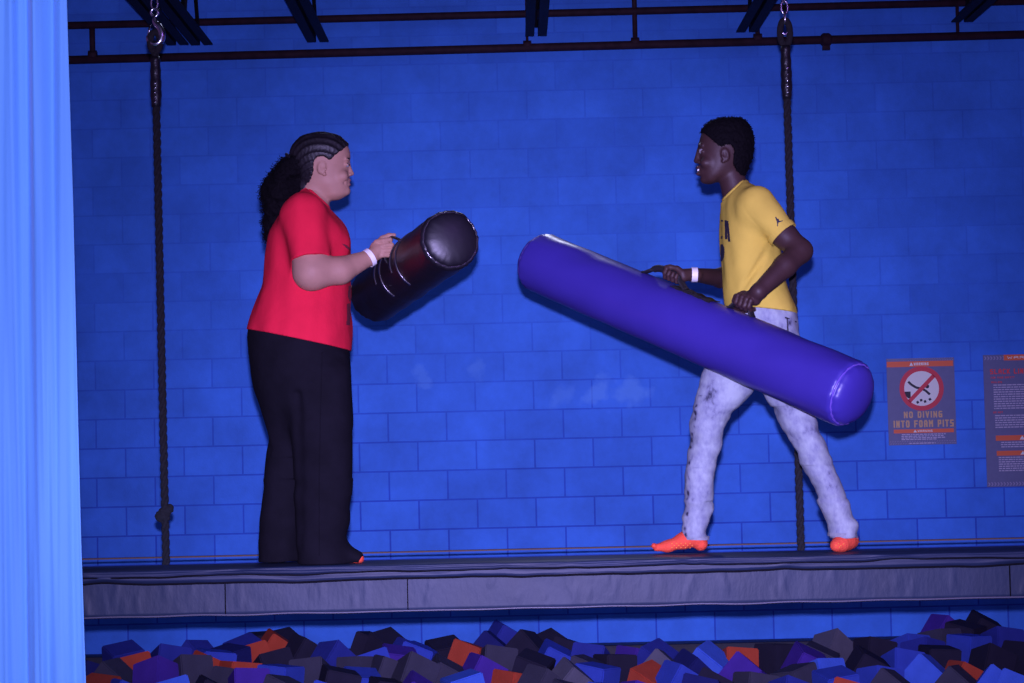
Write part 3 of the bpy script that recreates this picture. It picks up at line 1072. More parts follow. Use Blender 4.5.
u1, u2 = u_of(fp, 646, 0), u_of(fp, 684, 0)
handle_on(fp, RP, bp_, u1, u2, 0.042, 0.0, 0.014, stub=0.012)
u3, u4 = u_of(fp, 731, 0), u_of(fp, 751, 0)
handle_on(fp, RP, bp_, u3, u4, 0.046, 0.0, 0.012, stub=0.008)
mb = MB()
for i in range(20):
    pass
ua, ub = u_of(fp, 676, 0), u_of(fp, 716, 0)
vs, fs = [], []
for i in range(21):
    u = ua + (ub - ua) * i / 20
    for dw, dr in ((-0.03, 0.001), (-0.03, 0.006), (0.03, 0.006), (0.03, 0.001)):
        vs.append(fp.at(u, dw / RP + 0.05, RP + dr + 0.002 * math.sin(i * 1.3)))
for i in range(20):
    for k in range(3):
        fs.append((i * 4 + k, (i + 1) * 4 + k, (i + 1) * 4 + k + 1, i * 4 + k + 1))
mb.add(vs, fs, True)
mb.build('strap_patch', 'black_webbing', bp_)

RK = 0.1125
fk = Frame(P(376, 295.3, 8.50), P(450.5, 239.5, 7.46))
bk = bolster(fk, RK, 'inflatable_bolster', 'glossy black inflatable bolster with round end towards the camera, held by person in red', 'black_vinyl', 'black_seam', 0.03, 0.012)
for u in (0.42, 0.50, 0.66, 0.74):
    strap_band(fk, RK, u, -0.3, 2.6 if u in (0.5, 0.74) else 1.9, 0.012).build('weld_strip', 'black_seam', bk)

# ================================================================== THE WOMAN
def woman():
    o = empty('person', P(306, 561.2, 8.0), 'person in red T-shirt and black trousers with curly ponytail, holding the black bolster', 'person')
    shirt = [(190, 306, 319, 8.0, .060), (196, 297, 324, 8.0, .105), (203, 289, 329.5, 8.0, .150), (211, 283, 334, 8.0, .180), (221, 276, 338, 8.0, .195), (231, 270, 342.5, 8.0, .198),
             (244, 266.5, 349, 8.0, .195), (258, 265, 351, 8.0, .195), (270, 264.5, 351.2, 8.0, .197), (283, 263, 351, 8.0, .202), (296, 259, 350.5, 8.0, .207), (308, 255, 350, 8.0, .212),
             (320, 251, 351, 8.0, .220), (331, 248, 352, 8.0, .224), (342, 247, 353, 8.0, .226), (362, 246, 354, 8.0, .228)]
    hips = [(322, 251, 348, 8.0, .200), (334, 248.2, 349.5, 8.0, .206), (350, 249.5, 350, 8.0, .208), (368, 252, 351.5, 8.0, .206), (385, 256, 352.5, 7.99, .19), (400, 261, 353, 7.98, .165),
            (416, 265.5, 353.5, 7.975, .120), (430, 270, 352.5, 7.97, .080), (442, 276, 346, 7.965, .042), (451, 288, 334, 7.96, .012)]
    legN = [(358, 292, 346, 7.93, .06), (370, 289, 351, 7.90, .088), (385, 288, 352.5, 7.885, .10), (410, 291, 353.5, 7.885, .10), (433, 294, 354, 7.885, .098), (466, 296.5, 354.5, 7.885, .096), (500, 297, 353.5, 7.885, .094), (521, 298, 351.5, 7.885, .094),
            (540, 299, 349, 7.885, .098), (552, 300, 351, 7.885, .104), (563.5, 301, 353, 7.885, .106)]
    legF = [(358, 258, 312, 8.05, .06), (370, 256, 316, 8.04, .088), (385, 257, 316, 8.03, .10), (410, 264.5, 314, 8.03, .10), (433, 269.5, 312, 8.03, .098), (455, 265.5, 308, 8.03, .096), (480, 263, 306, 8.03, .094), (503, 261, 304, 8.03, .094),
            (530, 259.5, 302.5, 8.03, .098), (548, 258.5, 301.5, 8.03, .102), (561.5, 257.5, 301, 8.03, .104)]
    head = [(139.5, 301, 339, 8.0, .056), (144, 296.5, 344.8, 8.0, .068), (150, 293.5, 348.6, 8.0, .075), (158, 292.5, 349.8, 8.0, .078), (166, 293.5, 349.2, 8.0, .077),
            (172, 296, 349.2, 8.0, .074), (178, 300, 349.4, 8.0, .072), (184, 305, 349.6, 8.0, .068), (190, 311, 349.3, 8.0, .058), (195, 317, 347, 8.0, .046), (199.5, 324, 340.5, 8.0, .028)]
    # ---- body
    lo, hi = fbox([(246, 132), (400, 566)], 7.68, 8.68)
    f = Field(lo, hi, 0.0036)
    f.loft(shirt[:-2], k=0.0, grow=-0.028)
    f.loft(hips, k=0.03, grow=-0.024)
    f.loft(legN, k=0.03, grow=-0.018)
    f.loft(legF, k=0.03, grow=-0.018)
    f.cone(P(313, 186), P(314, 210), .054, .062, k=0.03)          # neck
    f.loft(head, k=0.025, rz=0.012)
    f.ell(P(320.5, 155), (.110, .079, .083), k=0.02)
    # face
    f.cone(P(348.6, 165), P(351.0, 172.8), .0065, .0095, k=0.012)   # nose
    f.ell(P(351.6, 173.8), (.0095, .0115, .0078), k=0.006)
    for s in (-1, 1):
        f.ell(P(349.9, 174.6, 8.0 + s * 0.0115), (.0080, .008, .0062), k=0.005)
        f.ell(P(350.4, 164.0, 8.0 + s * 0.030), (.010, .015, .007), k=0.008, op='s')       # eye sockets
        f.ell(P(347.6, 159.4, 8.0 + s * 0.028), (.008, .022, .006), k=0.012)     # brow ridge
        f.ell(P(342.5, 176, 8.0 + s * 0.043), (.022, .023, .021), k=0.02)    # cheeks lifted by the smile
        f.ell(P(346.6, 164.6, 8.0 + s * 0.030), (.0115, .014, .0075), k=0.004)  # lids
        f.cone(P(351.6, 182.4), P(345.8, 181.6, 8.0 + s * 0.034), .0022, .0014, k=0.004, op='s')   # smiling mouth line
        f.ell(P(344.6, 182.2, 8.0 + s * 0.041), (.006, .004, .008), k=0.006, op='s')             # mouth corner
    f.ell(P(349.4, 180.4), (.0072, .020, .0042), k=0.006)
    f.ell(P(349.2, 184.6), (.0075, .018, .0048), k=0.006)
    f.cone(P(351.8, 182.4, 7.985), P(351.8, 182.4, 8.015), .0022, .0022, k=0.004, op='s')
    f.ell(P(350.6, 187.4), (.006, .018, .0035), k=0.008, op='s')
    f.ell(P(346.8, 191.4), (.0125, .020, .0125), k=0.014)               # chin
    f.ell(P(335, 193.5), (.03, .042, .018), k=0.02)                     # soft underchin
    for s in (-1, 1):                                                  # ears
        yc = 8.0 + s * 0.078
        f.ell(P(321.5, 167.5, yc), (.0175, .0085, .0265), k=0.005, rot=-0.15)
        f.ell(P(322.5, 166.5, yc + s * 0.0085), (.010, .006, .017), k=0.004, op='s', rot=-0.15)
        f.ell(P(325.5, 169.5, yc + s * 0.003), (.005, .005, .006), k=0.003)
        f.ell(P(324.3, 174.0, yc), (.008, .007, .008), k=0.004)
    # near (right) arm
    sh, el, wr = P(306, 216, 7.83), P(311.5, 272, 7.77), P(369.5, 257.6, 7.86)
    f.cone(sh, el, .075, .070, k=0.02)
    f.cone(el, P(340, 270.4, 7.80), .066, .052, k=0.022)
    f.cone(P(340, 270.4, 7.80), wr, .052, .030, k=0.015)
    # near fist: back of the hand towards the camera, fingers stacked
    f.cone(wr, P(378, 250.5, 7.875), .029, .027, k=0.012)
    f.ell(P(377, 250.3, 7.878), (.027, .020, .036), k=0.010, rot=0.35)
    kn = [((383.0, 240.6), (390.2, 239.6)), ((384.4, 245.6), (391.6, 244.8)), ((383.8, 250.6), (391.0, 250.2)), ((382.0, 255.2), (388.6, 255.2))]
    for i, (a, b) in enumerate(kn):
        ra = .0094 if i < 3 else .0086
        p0, p1 = P(*a, 7.862), P(*b, 7.872)
        p2 = P(b[0] + 0.6, b[1] + 0.4, 7.905)
        p3 = P(a[0] + 3.0, a[1] + 1.2, 7.917)
        f.chain([(P(376.5, a[1] + 1.5, 7.872), .0115), (p0, ra + .0010), (p1, ra)], k=0.0022)
        f.chain([(p1, ra), (p2, ra * 0.95), (p3, ra * 0.88)], k=0.002)
    f.chain([(P(375.5, 246, 7.895), .015), (P(382.5, 238.5, 7.905), .012), (P(389, 235.6, 7.898), .0105), (P(394.2, 235.2, 7.892), .0085)], k=0.004)  # thumb over the top
    # far arm reaches round behind the bolster
    f.cone(P(308, 218, 8.17), P(320, 286, 8.40), .066, .056, k=0.02)
    f.cone(P(320, 286, 8.40), P(362, 295, 8.665), .044, .026, k=0.02)
    f.ell(P(370, 296, 8.66), (.036, .02, .035), k=0.012)
    for i in range(4):
        a = P(375 - 0.5 * i, 286 + i * 5, 8.655)
        f.chain([(a, .0105), (a + Vector((.030, -.004, -.003)), .0095), (a + Vector((.042, -.030, -.004)), .0085)], k=0.003)
    f.chain([(P(368, 289, 8.65), .013), (P(375, 283, 8.655), .0105), (P(381, 281, 8.65), .009)], k=0.004)
    # feet
    for (hx, tx, py, yc, dt) in ((311, 364.3, 558.5, 7.885, -0.015), (268, 318, 556.5, 8.02, 0.0)):
        f.chain([(P(hx, py - 4, yc), .030), (P((hx + tx) / 2, py - 3, yc + dt * .5), .026), (P(tx - 5, py + 0.2, yc + dt), .015)], k=0.01, ys=1.35)
    f.plane((0, 0, BT + 0.001), (0, 0, -1))
    V, Q = f.mesh()
    fc = V[Q].mean(1)
    mi = np.zeros(len(Q), int)

    def region(c, r, idx):
        q = ((fc - np.array(c)) / np.array(r)) ** 2
        mi[q.sum(1) < 1] = idx
    for s in (-1, 1):
        region(P(349.0, 158.8, 8.0 + s * 0.031), (.014, .020, .0036), 2)
        region(P(349.5, 163.4, 8.0 + s * 0.031), (.013, .015, .0026), 2)
    region(P(350.2, 180.5), (.012, .021, .0042), 1)
    region(P(350.0, 184.4), (.012, .019, .0046), 1)
    body = raw_mesh('body', V, Q, ['tan_skin', 'tan_lip', 'brow'], o, mi=mi)
    # ---- eyes
    for s in (-1, 1):
        mb = MB()
        c = P(347.3, 164.9, 8.0 + s * 0.0305)
        vs, fs = uv_sphere(c, 0.0092)
        mb.add(vs, fs, True)
        e = mb.build('eye', 'eye_white', o)
        mb = MB()
        vs, fs = uv_sphere(c + Vector((.0048, s * .0022, 0)), 0.0056)
        mb.add(vs, fs, True)
        mb.build('iris', 'iris', e)
    # ---- T-shirt
    lo, hi = fbox([(240, 186), (358, 360)], 7.70, 8.32)
    f = Field(lo, hi, 0.0042)
    f.loft(shirt, k=0.0)
    for yc, ys_, ex, ey, elb in ((7.83, -1, 310.5, 261.5, 7.775), (8.17, 1, 322, 256, 8.335)):
        if ys_ < 0:
            f.cone(P(304, 215, yc), P(ex, ey, elb), .086, .080, k=0.045, cut=True)
        else:
            f.cone(P(306, 216, yc), P(ex, ey, elb), .082, .078, k=0.045, cut=True)
    f.cone(P(312, 199), P(313.5, 203), .062, .066, k=0.02)   # collar roll
    f.ell(P(331, 243, 7.92), (.065, .085, .075), k=0.07)
    f.ell(P(331, 243, 8.08), (.065, .085, .075), k=0.07)
    f.ripple(0.0052, 26, 5, stretch=(1, 1, 0.5))
    f.ripple(0.0020, 62, 6, stretch=(1, 1, 0.7))
    n1 = P(248.5, 330.2) - P(349.5, 351)
    f.plane(P(300, 340.4), (n1.z, 0, -n1.x) if n1.x > 0 else (-n1.z, 0, n1.x))
    c1, c2 = P(306.8, 188.5), P(328.4, 207.8)
    dv = c2 - c1
    f.plane(c1, (-dv.z, 0, dv.x))
    V, Q = f.mesh()
    tee = raw_mesh('t_shirt', V, Q, 'red_cotton', o)
    bvh = bvh_of(V, Q)
    for pl in ([[(341.5, 243.5), (346, 245), (350.5, 249), (351, 251.5), (346, 248)]], [[(348, 286), (350.2, 286), (350.2, 300), (349, 302), (347.4, 296)]], [[(346.5, 304), (349.6, 303), (349.6, 325), (345.8, 325), (346.5, 316)]]):
        surf_print(bvh, pl).build('shirt_print', 'faded_print', tee)
    # neckline rib
    mb = MB()
    pts = []
    for i in range(40):
        a = 2 * PI * i / 40
        base = P(317.4, 198.4)
        pts.append(base + (dv.normalized() * (math.cos(a) * 0.0555)) + Vector((0, math.sin(a) * 0.064, 0)))
    mb.tube(pts, 0.009, 8, closed=True)
    mb.build('collar', 'red_cotton', tee)
    # ---- trousers
    lo, hi = fbox([(242, 318), (372, 566)], 7.74, 8.26)
    f = Field(lo, hi, 0.0042)
    f.loft(hips, k=0.0)
    f.loft(legN, k=0.04, e=2.2)
    f.loft(legF, k=0.04, e=2.2)
    f.cone(P(332, 549, 7.885), P(357.5, 556.8, 7.875), .045, .024, k=0.03, ys=1.5)
    f.cone(P(290, 550, 8.03), P(305, 556, 8.02), .040, .024, k=0.03, ys=1.5)
    f.cone(P(297, 395, 7.80), P(296, 545, 7.80), .010, .014, k=0.03, op='s')
    f.ripple(0.0032, 24, 11, stretch=(1, 1, 0.5))
    f.ripple(0.0036, 40, 12, stretch=(0.5, 0.6, 1.3), lo=[lo[0], lo[1], BT], hi=[hi[0], hi[1], BT + 0.32])
    f.plane((0, 0, BT + 0.002), (0, 0, -1))
    V, Q = f.mesh()
    tr = raw_mesh('trousers', V, Q, 'black_trouser', o)
    # side seam of the near leg
    bvh = bvh_of(V, Q)
    mb = MB()
    pts = []
    for i in range(60):
        h_, n_ = cast(bvh, 322 - 3 * math.sin(i / 59 * 2), 352 + i * 3.45)
        if h_ is not None: pts.append(h_ + Vector((0, -0.0005, 0)))
    mb.tube(pts, 0.0022, 5)
    mb.build('side_seam', 'black_trouser', tr)
    # ---- socks
    for (hx, tx, py, yc, dt) in ((311, 364.6, 558.5, 7.885, -0.015), (268, 318, 556.5, 8.02, 0.0)):
        lo = [P(hx - 14, py, yc).x, yc - .09, BT - .02]
        hi = [P(tx + 6, py, yc).x, yc + .09, BT + .11]
        f = Field(lo, hi, 0.0032)
        f.chain([(P(hx, py - 4, yc), .0325), (P((hx + tx) / 2, py - 3, yc + dt * .5), .0285), (P(tx - 5, py + 0.2, yc + dt), .0175)], k=0.01, ys=1.38)
        f.plane((0, 0, BT), (0, 0, -1))
        V, Q = f.mesh()
        raw_mesh('sock', V, Q, 'orange_sock', o)
    # ---- wristband
    w0 = P(369.3, 257.8, 7.86)
    dvec = (P(378, 250.5, 7.875) - P(340, 270.4, 7.80)).normalized()
    mb = MB()
    band(mb, w0, (P(374, 254.5, 7.866) - P(362, 262, 7.846)).normalized(), 0.0345, 0.0345, 0.019)
    wb = mb.build('wristband', 'paper_band', o)
    # ---- hair: braided cap
    lo, hi = fbox([(286, 128), (352, 194)], 7.88, 8.12)
    f = Field(lo, hi, 0.0034)
    f.loft(head, k=0.0, grow=0.007, rz=0.012)
    f.ell(P(320.5, 155), (.117, .086, .090), k=0.02)
    f.cone(P(311, 176), P(309, 192), .050, .052, k=0.02)
    f.poly([(347.2, 146.5), (343.5, 151.5), (338, 156), (333.6, 160.5), (330.8, 162.6), (328.6, 160.6), (325, 158.2), (319, 159.5), (315.2, 165), (314.8, 174), (312.6, 180.5), (309.0, 186), (304.5, 193), (280, 196), (280, 125), (330, 122), (352, 138)])
    sl, X, Y, Z = f.sub(f.lo, f.lo + f.n * f.h)
    hc = P(292, 158)
    ang = np.arctan2(Y - hc.y, np.maximum(Z - hc.z + 0.12, 0.02))
    f.D[sl] += (0.0048 * np.abs(np.sin(ang * 25)) - 0.0035 + 0.0006 * np.sin(X * 420 + 9 * np.abs(ang * 15 / PI % 1 - .5))).astype(np.float32)
    V, Q = f.mesh()
    raw_mesh('braided_hair', V, Q, 'black_hair', o)
    # ---- ponytail
    lo, hi = fbox([(250, 140), (318, 254)], 7.84, 8.16)
    f = Field(lo, hi, 0.0042)
    f.ell(P(297, 166), (.040, .06, .045), k=0.03)
    f.cone(P(288, 173), P(280, 190), .056, .064, k=0.03, ys=1.15)
    f.cone(P(280, 190), P(277, 215), .060, .048, k=0.03, ys=1.15)
    f.cone(P(277, 215), P(271, 236), .047, .024, k=0.03, ys=1.2)
    f.cone(P(290, 190), P(283, 205), .045, .03, k=0.03, ys=1.2)
    f.cone(P(299, 174), P(296, 188), .038, .036, k=0.03, ys=1.2)
    f.ripple(0.006, 55, 21)
    f.ripple(0.0045, 120, 22)
    V, Q = f.mesh()
    pv, pf = list(map(tuple, V)), [tuple(int(i) for i in q) for q in Q]
    nrm = np.cross(V[Q[:, 2]] - V[Q[:, 0]], V[Q[:, 3]] - V[Q[:, 1]])
    nrm /= np.linalg.norm(nrm, axis=1)[:, None] + 1e-9
    mb = MB()
    r = random.Random(4)
    cen = V[Q].mean(1)
    for _ in range(1500):
        i = r.randrange(len(Q))
        c, n_ = Vector(cen[i]), Vector(nrm[i])
        if c.x > P(303, 170).x: continue
        dirn = (Vector((-0.15, 0, -1)) * r.uniform(.2, .9) + n_ * r.uniform(.3, .9) + Vector((r.gauss(0, .4), r.gauss(0, .4), r.gauss(0, .4)))).normalized()
        a = dirn.orthogonal().normalized(); b = dirn.cross(a)
        L = r.uniform(.008, .020); R = r.uniform(.002, .004); tw = r.uniform(5, 9); p0 = r.uniform(0, 6)
        pts = [c + dirn * (L * t / 9) + (a * math.cos(p0 + tw * t / 9) + b * math.sin(p0 + tw * t / 9)) * R for t in range(10)]
        mb.tube(pts, 0.0011, 3)
    n0 = len(pv)
    pv += mb.v; pf += [tuple(j + n0 for j in q) for q in mb.f]
    raw_mesh('ponytail', np.array(pv), pf, 'curl_hair', o)
    mb = MB()
    c = P(294.5, 163.5)
    t = (P(285, 172) - P(302, 157)).normalized()
    b = t.cross(Vector((0, 1, 0))).normalized()
    mb.tube([c + (Vector((0, 1, 0)) * math.cos(2 * PI * i / 24) + b * math.sin(2 * PI * i / 24)) * 0.047 for i in range(24)], 0.007, 8, closed=True)
    mb.build('hair_tie', 'black_hair', o)
    return o


def uv_sphere(c, r, n=14, m=10, sc=(1, 1, 1)):
    vs, fs = [], []
    for j in range(m + 1):
        t = PI * j / m
        for i in range(n):
            a = 2 * PI * i / n
            vs.append(Vector(c) + Vector((r * sc[0] * math.sin(t) * math.cos(a), r * sc[1] * math.sin(t) * math.sin(a), r * sc[2] * math.cos(t))))
    for j in range(m):
        for i in range(n):
            fs.append((j * n + i, j * n + (i + 1) % n, (j + 1) * n + (i + 1) % n, (j + 1) * n + i))
    return vs, fs


def band(mb, c, d, ra, rb, w, up=None):
    d = d.normalized()
    a = Vector((0, 1, 0)); a = (a - d * a.dot(d)).normalized(); b = d.cross(a)
    n = 28
    vs, fs = [], []
    for i in range(n):
        t = 2 * PI * i / n
        e = a * math.cos(t) * ra + b * math.sin(t) * rb
        for dw, dr in ((-w / 2, 1.0), (-w / 2, 1.05), (w / 2, 1.05), (w / 2, 1.0)):
            vs.append(c + e * dr + d * dw)
    for i in range(n):
        j = (i + 1) % n
        for k in range(4):
            k2 = (k + 1) % 4
            fs.append((i * 4 + k, j * 4 + k, j * 4 + k2, i * 4 + k2))
    mb.add(vs, fs, False)


woman()

# ================================================================== THE MAN
def jeans_material():
    m = bpy.data.materials.new('acid_denim')
    m.use_nodes = True
    nt = m.node_tree; N = nt.nodes; L = nt.links
    b = N['Principled BSDF']; b.inputs['Roughness'].default_value = 0.9; b.inputs['Specular IOR Level'].default_value = 0.2
    tc = N.new('ShaderNodeTexCoord')
    n1 = N.new('ShaderNodeTexNoise'); n1.inputs['Scale'].default_value = 26; n1.inputs['Detail'].default_value = 9; n1.inputs['Roughness'].default_value = 0.68
    mp = N.new('ShaderNodeMapping'); mp.inputs['Scale'].default_value = (1, 1, 0.6)
    L.new(tc.outputs['Object'], mp.inputs['Vector']); L.new(mp.outputs['Vector'], n1.inputs['Vector'])
    at = N.new('ShaderNodeAttribute'); at.attribute_name = 'wash'
    sub = N.new('ShaderNodeMath'); sub.operation = 'ADD'
    L.new(n1.outputs['Fac'], sub.inputs[0]); L.new(at.outputs['Fac'], sub.inputs[1])
    r = N.new('ShaderNodeValToRGB')
    e = r.color_ramp.elements
    e[0].position = 0.22; e[0].color = (0.035, 0.035, 0.07, 1)
    e[1].position = 0.70; e[1].color = (0.41, 0.475, 0.50, 1)
    q = e.new(0.42); q.color = (0.27, 0.30, 0.39, 1)
    L.new(sub.outputs[0], r.inputs['Fac']); L.new(r.outputs['Color'], b.inputs['Base Color'])
    n2 = N.new('ShaderNodeTexNoise'); n2.inputs['Scale'].default_value = 40; n2.inputs['Detail'].default_value = 6
    L.new(tc.outputs['Object'], n2.inputs['Vector'])
    bp = N.new('ShaderNodeBump'); bp.inputs['Strength'].default_value = 0.4; bp.inputs['Distance'].default_value = 0.006
    L.new(n2.outputs['Fac'], bp.inputs['Height']); L.new(bp.outputs['Normal'], b.inputs['Normal'])
    MATS['acid_denim'] = m


jeans_material()


def man():
    o = empty('person', P(757, 551, 8.03), 'person in yellow T-shirt and pale acid-washed jeans, striding with the purple bolster', 'person')
    YF, YN = 8.00, 7.92           # far (right, front) and near (left, back) leg
    shirt = [(183, 737, 747, 8.0, .050), (188, 732, 757, 8.0, .095), (194, 727, 764, 8.0, .135), (201, 723.8, 769, 8.0, .160), (211, 722.2, 773, 8.0, .172), (222, 721.4, 776, 8.0, .172),
             (234, 720.6, 778.5, 8.0, .168), (248, 720.6, 780, 8.0, .160), (262, 721, 781.8, 8.0, .154), (275, 721.8, 783.5, 8.0, .152), (288, 722.6, 786.8, 8.0, .153), (300, 723.5, 791, 8.0, .156),
             (309, 725, 795, 8.0, .158), (320, 727, 797.5, 8.0, .158)]
    hips = [(298, 728, 788, 8.0, .138), (312, 733, 796.5, 8.0, .142), (325, 735, 798, 8.0, .147), (340, 731, 799, 8.0, .152), (355, 723, 800.5, 8.0, .155), (368, 716, 801, 8.01, .150)]
    legF = [(345, 716, 772, YF - .03, .100), (368, 704.5, 764, YF - .015, .098), (391, 697.5, 754, YF, .092), (406, 693.5, 741, YF, .087), (415, 691.8, 731.5, YF, .083), (433, 689, 723.5, YF, .077),
            (452, 687.5, 719, YF, .072), (471, 686, 716, YF, .068), (490, 684.5, 714, YF, .064), (509, 683, 712, YF, .060), (525, 682, 710, YF, .057), (539, 682.5, 708, YF, .056)]
    legN = [(345, 742, 801, YN, .100), (368, 750, 802.5, YN, .098), (393, 760, 803.5, YN, .093), (410, 769, 806, YN, .088), (426, 778, 813.5, YN, .083), (448, 790.5, 823, YN, .077),
            (462, 797, 829, YN, .073), (484, 809.5, 839, YN, .068), (505, 818, 846.5, YN, .063), (520, 824, 851, YN, .060), (536, 829, 853, YN, .057)]
    head = [(121, 716, 738, 8.0, .026), (125.5, 707, 745, 8.0, .054), (132, 702, 749, 8.0, .067), (139, 699.5, 750.5, 8.0, .074), (146, 698.5, 750.5, 8.0, .076), (152, 698.8, 749, 8.0, .076),
            (158, 699.2, 747, 8.0, .074), (164, 699.6, 743, 8.0, .070), (170, 699.8, 737, 8.0, .064), (176, 700.8, 729, 8.0, .055), (181, 703, 719, 8.0, .040), (184, 706, 714, 8.0, .022)]
    lo, hi = fbox([(648, 116), (862, 554)], 7.46, 8.34)
    f = Field(lo, hi, 0.0036)
    f.loft(shirt, k=0.0, grow=-0.022)
    f.loft(hips, k=0.03, grow=-0.020)
    f.loft(legF, k=0.03, grow=-0.024)
    f.loft(legN, k=0.03, grow=-0.024)
    f.cone(P(730, 172), P(738, 200), .050, .056, k=0.03)       # neck
    f.loft(head, k=0.022, rz=0.012)
    # face
    f.cone(P(698.6, 150), P(697.0, 160), .0075, .0115, k=0.010)
    f.ell(P(696.8, 161.2), (.0115, .013, .009), k=0.006)
    for s in (-1, 1):
        f.ell(P(699.0, 162.2, 8.0 + s * 0.013), (.009, .0095, .007), k=0.005)
        f.ell(P(698.4, 151.8, 8.0 + s * 0.032), (.013, .017, .009), k=0.008, op='s')
        f.ell(P(700.0, 145.6, 8.0 + s * 0.028), (.009, .024, .007), k=0.012)
        f.ell(P(702.2, 151.8, 8.0 + s * 0.031), (.012, .014, .008), k=0.004)
        f.ell(P(706, 163, 8.0 + s * 0.044), (.022, .020, .018), k=0.02)
    f.ell(P(703.0, 171.0), (.018, .030, .024), k=0.012)          # muzzle
    f.ell(P(698.6, 167.6), (.0115, .022, .0062), k=0.005)
    f.ell(P(698.8, 174.0), (.0115, .020, .0068), k=0.005)
    f.ell(P(695.8, 170.8), (.014, .022, .0034), k=0.002, op='s')      # parted lips
    f.ell(P(699.0, 177.4), (.007, .02, .0038), k=0.008, op='s')
    f.ell(P(704.4, 180.2), (.015, .022, .013), k=0.014)
    for s in (-1, 1):
        yc = 8.0 + s * 0.077
        f.ell(P(725.4, 154.8, yc), (.0165, .0085, .0275), k=0.005, rot=0.15)
        f.ell(P(724.6, 153.8, yc + s * 0.0085), (.0095, .006, .018), k=0.004, op='s', rot=0.15)
        f.ell(P(722.5, 156.8, yc + s * 0.003), (.005, .005, .006), k=0.003)
        f.ell(P(723.4, 161.2, yc), (.0075, .007, .0075), k=0.004)
    # near (left) arm
    el = P(800.5, 251, 7.79)
    wr = P(758.5, 291.5, 7.67)
    f.cone(P(757.5, 206, 7.865), P(784, 235.2, 7.822), .050, .0475, k=0.02)
    f.cone(P(784, 235.2, 7.822), el, .0475, .045, k=0.02)
    f.cone(el, P(785, 266, 7.735), .043, .043, k=0.02)
    f.cone(P(785, 266, 7.735), wr, .043, .030, k=0.015)
    # near fist round the handle, which runs along the bolster
    ax = fp.a; up = fp.n; sd = fp.s
    if sd.y > 0: sd = -sd           # sd points to the camera side
    hc = fp.A + fp.a * (u3 + (u4 - u3) * 0.64) + fp.n * (RP + 0.043)
    f.cone(wr, hc - ax * 0.0 + up * 0.018 + sd * -0.012, .030, .026, k=0.012)
    f.cone(hc - ax * 0.030 + up * 0.020 - sd * 0.010, hc + ax * 0.030 + up * 0.020 - sd * 0.010, .020, .019, k=0.012)
    for i in range(4):
        b0 = hc + ax * (-0.033 + 0.021 * i)
        rr = [.0098, .0102, .0098, .0088][i]
        drop = [0.0, .002, .002, -.002][i]
        f.chain([(b0 + up * 0.026 - sd * 0.004, rr + .002), (b0 + up * 0.018 + sd * 0.019, rr + .0008), (b0 - up * (0.008 + drop) + sd * 0.022, rr), (b0 - up * (0.021 + drop) + sd * 0.006, rr * .93), (b0 - up * 0.015 - sd * 0.010, rr * .85)], k=0.003)
    f.chain([(hc + up * 0.018 - sd * 0.018 + ax * 0.012, .015), (hc - ax * 0.034 + up * 0.022 - sd * 0.010, .0125), (hc - ax * 0.050 + up * 0.010 + sd * 0.008, .0105), (hc - ax * 0.050 - up * 0.008 + sd * 0.016, .009)], k=0.004)
    # far (right) arm
    hf = fp.A + fp.a * (u1 + (u2 - u1) * 0.70) + fp.n * (RP + 0.042)
    wf = hf + (P(695, 276.4, 8.0) - P(675, 275.6, 8.0)) * 1.02 + Vector((0, 0.035, 0.004))
    f.cone(P(748, 208, 8.165), P(742, 267, 8.25), .054, .044, k=0.02)
    f.cone(P(742, 267, 8.25), P(720, 278, 8.17), .043, .038, k=0.02)
    f.cone(P(720, 278, 8.17), wf, .037, .0265, k=0.015)
    f.cone(wf, hf + up * 0.004 - sd * 0.026 + ax * 0.018, .0265, .024, k=0.012)
    f.cone(hf - ax * 0.028 - sd * 0.024 + up * 0.002, hf + ax * 0.026 - sd * 0.022 - up * 0.002, .018, .019, k=0.012)
    for i in range(4):
        b0 = hf + ax * (-0.034 + 0.020 * i)
        rr = [.0095, .0100, .0096, .0088][i]
        f.chain([(b0 - sd * 0.024 - up * 0.004, rr + .002), (b0 - up * 0.021 - sd * 0.012, rr), (b0 - up * 0.023 + sd * 0.012, rr), (b0 - up * 0.006 + sd * 0.023, rr * .92), (b0 + up * 0.005 + sd * 0.020, rr * .85)], k=0.003)
    f.chain([(hf + ax * 0.024 - sd * 0.014 + up * 0.012, .015), (hf + ax * 0.000 + up * 0.023 - sd * 0.004, .0115), (hf - ax * 0.026 + up * 0.021 + sd * 0.010, .0105), (hf - ax * 0.042 + up * 0.015 + sd * 0.016, .0088)], k=0.004)
    feet = {'F': [(P(700.5, 543.5, YF), .0285), (P(694, 535, YF), .034), (P(684, 540.5, YF), .029), (P(668, 546.2, YF), .0195), (P(656.5, 547.6, YF), .0145)],
            'N': [(P(850.5, 540.6, 7.95), .032), (P(844, 534.5, 7.935), .037), (P(845, 541.0, 7.92), .032), (P(840.5, 543.8, 7.89), .0275), (P(835.8, 545.6, 7.87), .022)]}
    for kf in feet:
        f.chain([(p, r - .003) for p, r in feet[kf]], k=0.012, ys=1.25)
    f.plane((0, 0, BT + 0.001), (0, 0, -1))
    V, Q = f.mesh()
    fc = V[Q].mean(1)
    mi = np.zeros(len(Q), int)

    def region(c, r, idx):
        q = ((fc - np.array(c)) / np.array(r)) ** 2
        mi[q.sum(1) < 1] = idx
    for s in (-1, 1):
        region(P(699.2, 146.0, 8.0 + s * 0.031), (.016, .021, .0036), 2)
    region(P(697.2, 167.4), (.012, .024, .0052), 1)
    region(P(697.2, 174.2), (.012, .022, .0060), 1)
    raw_mesh('body', V, Q, ['dark_skin', 'dark_lip', 'brow'], o, mi=mi)
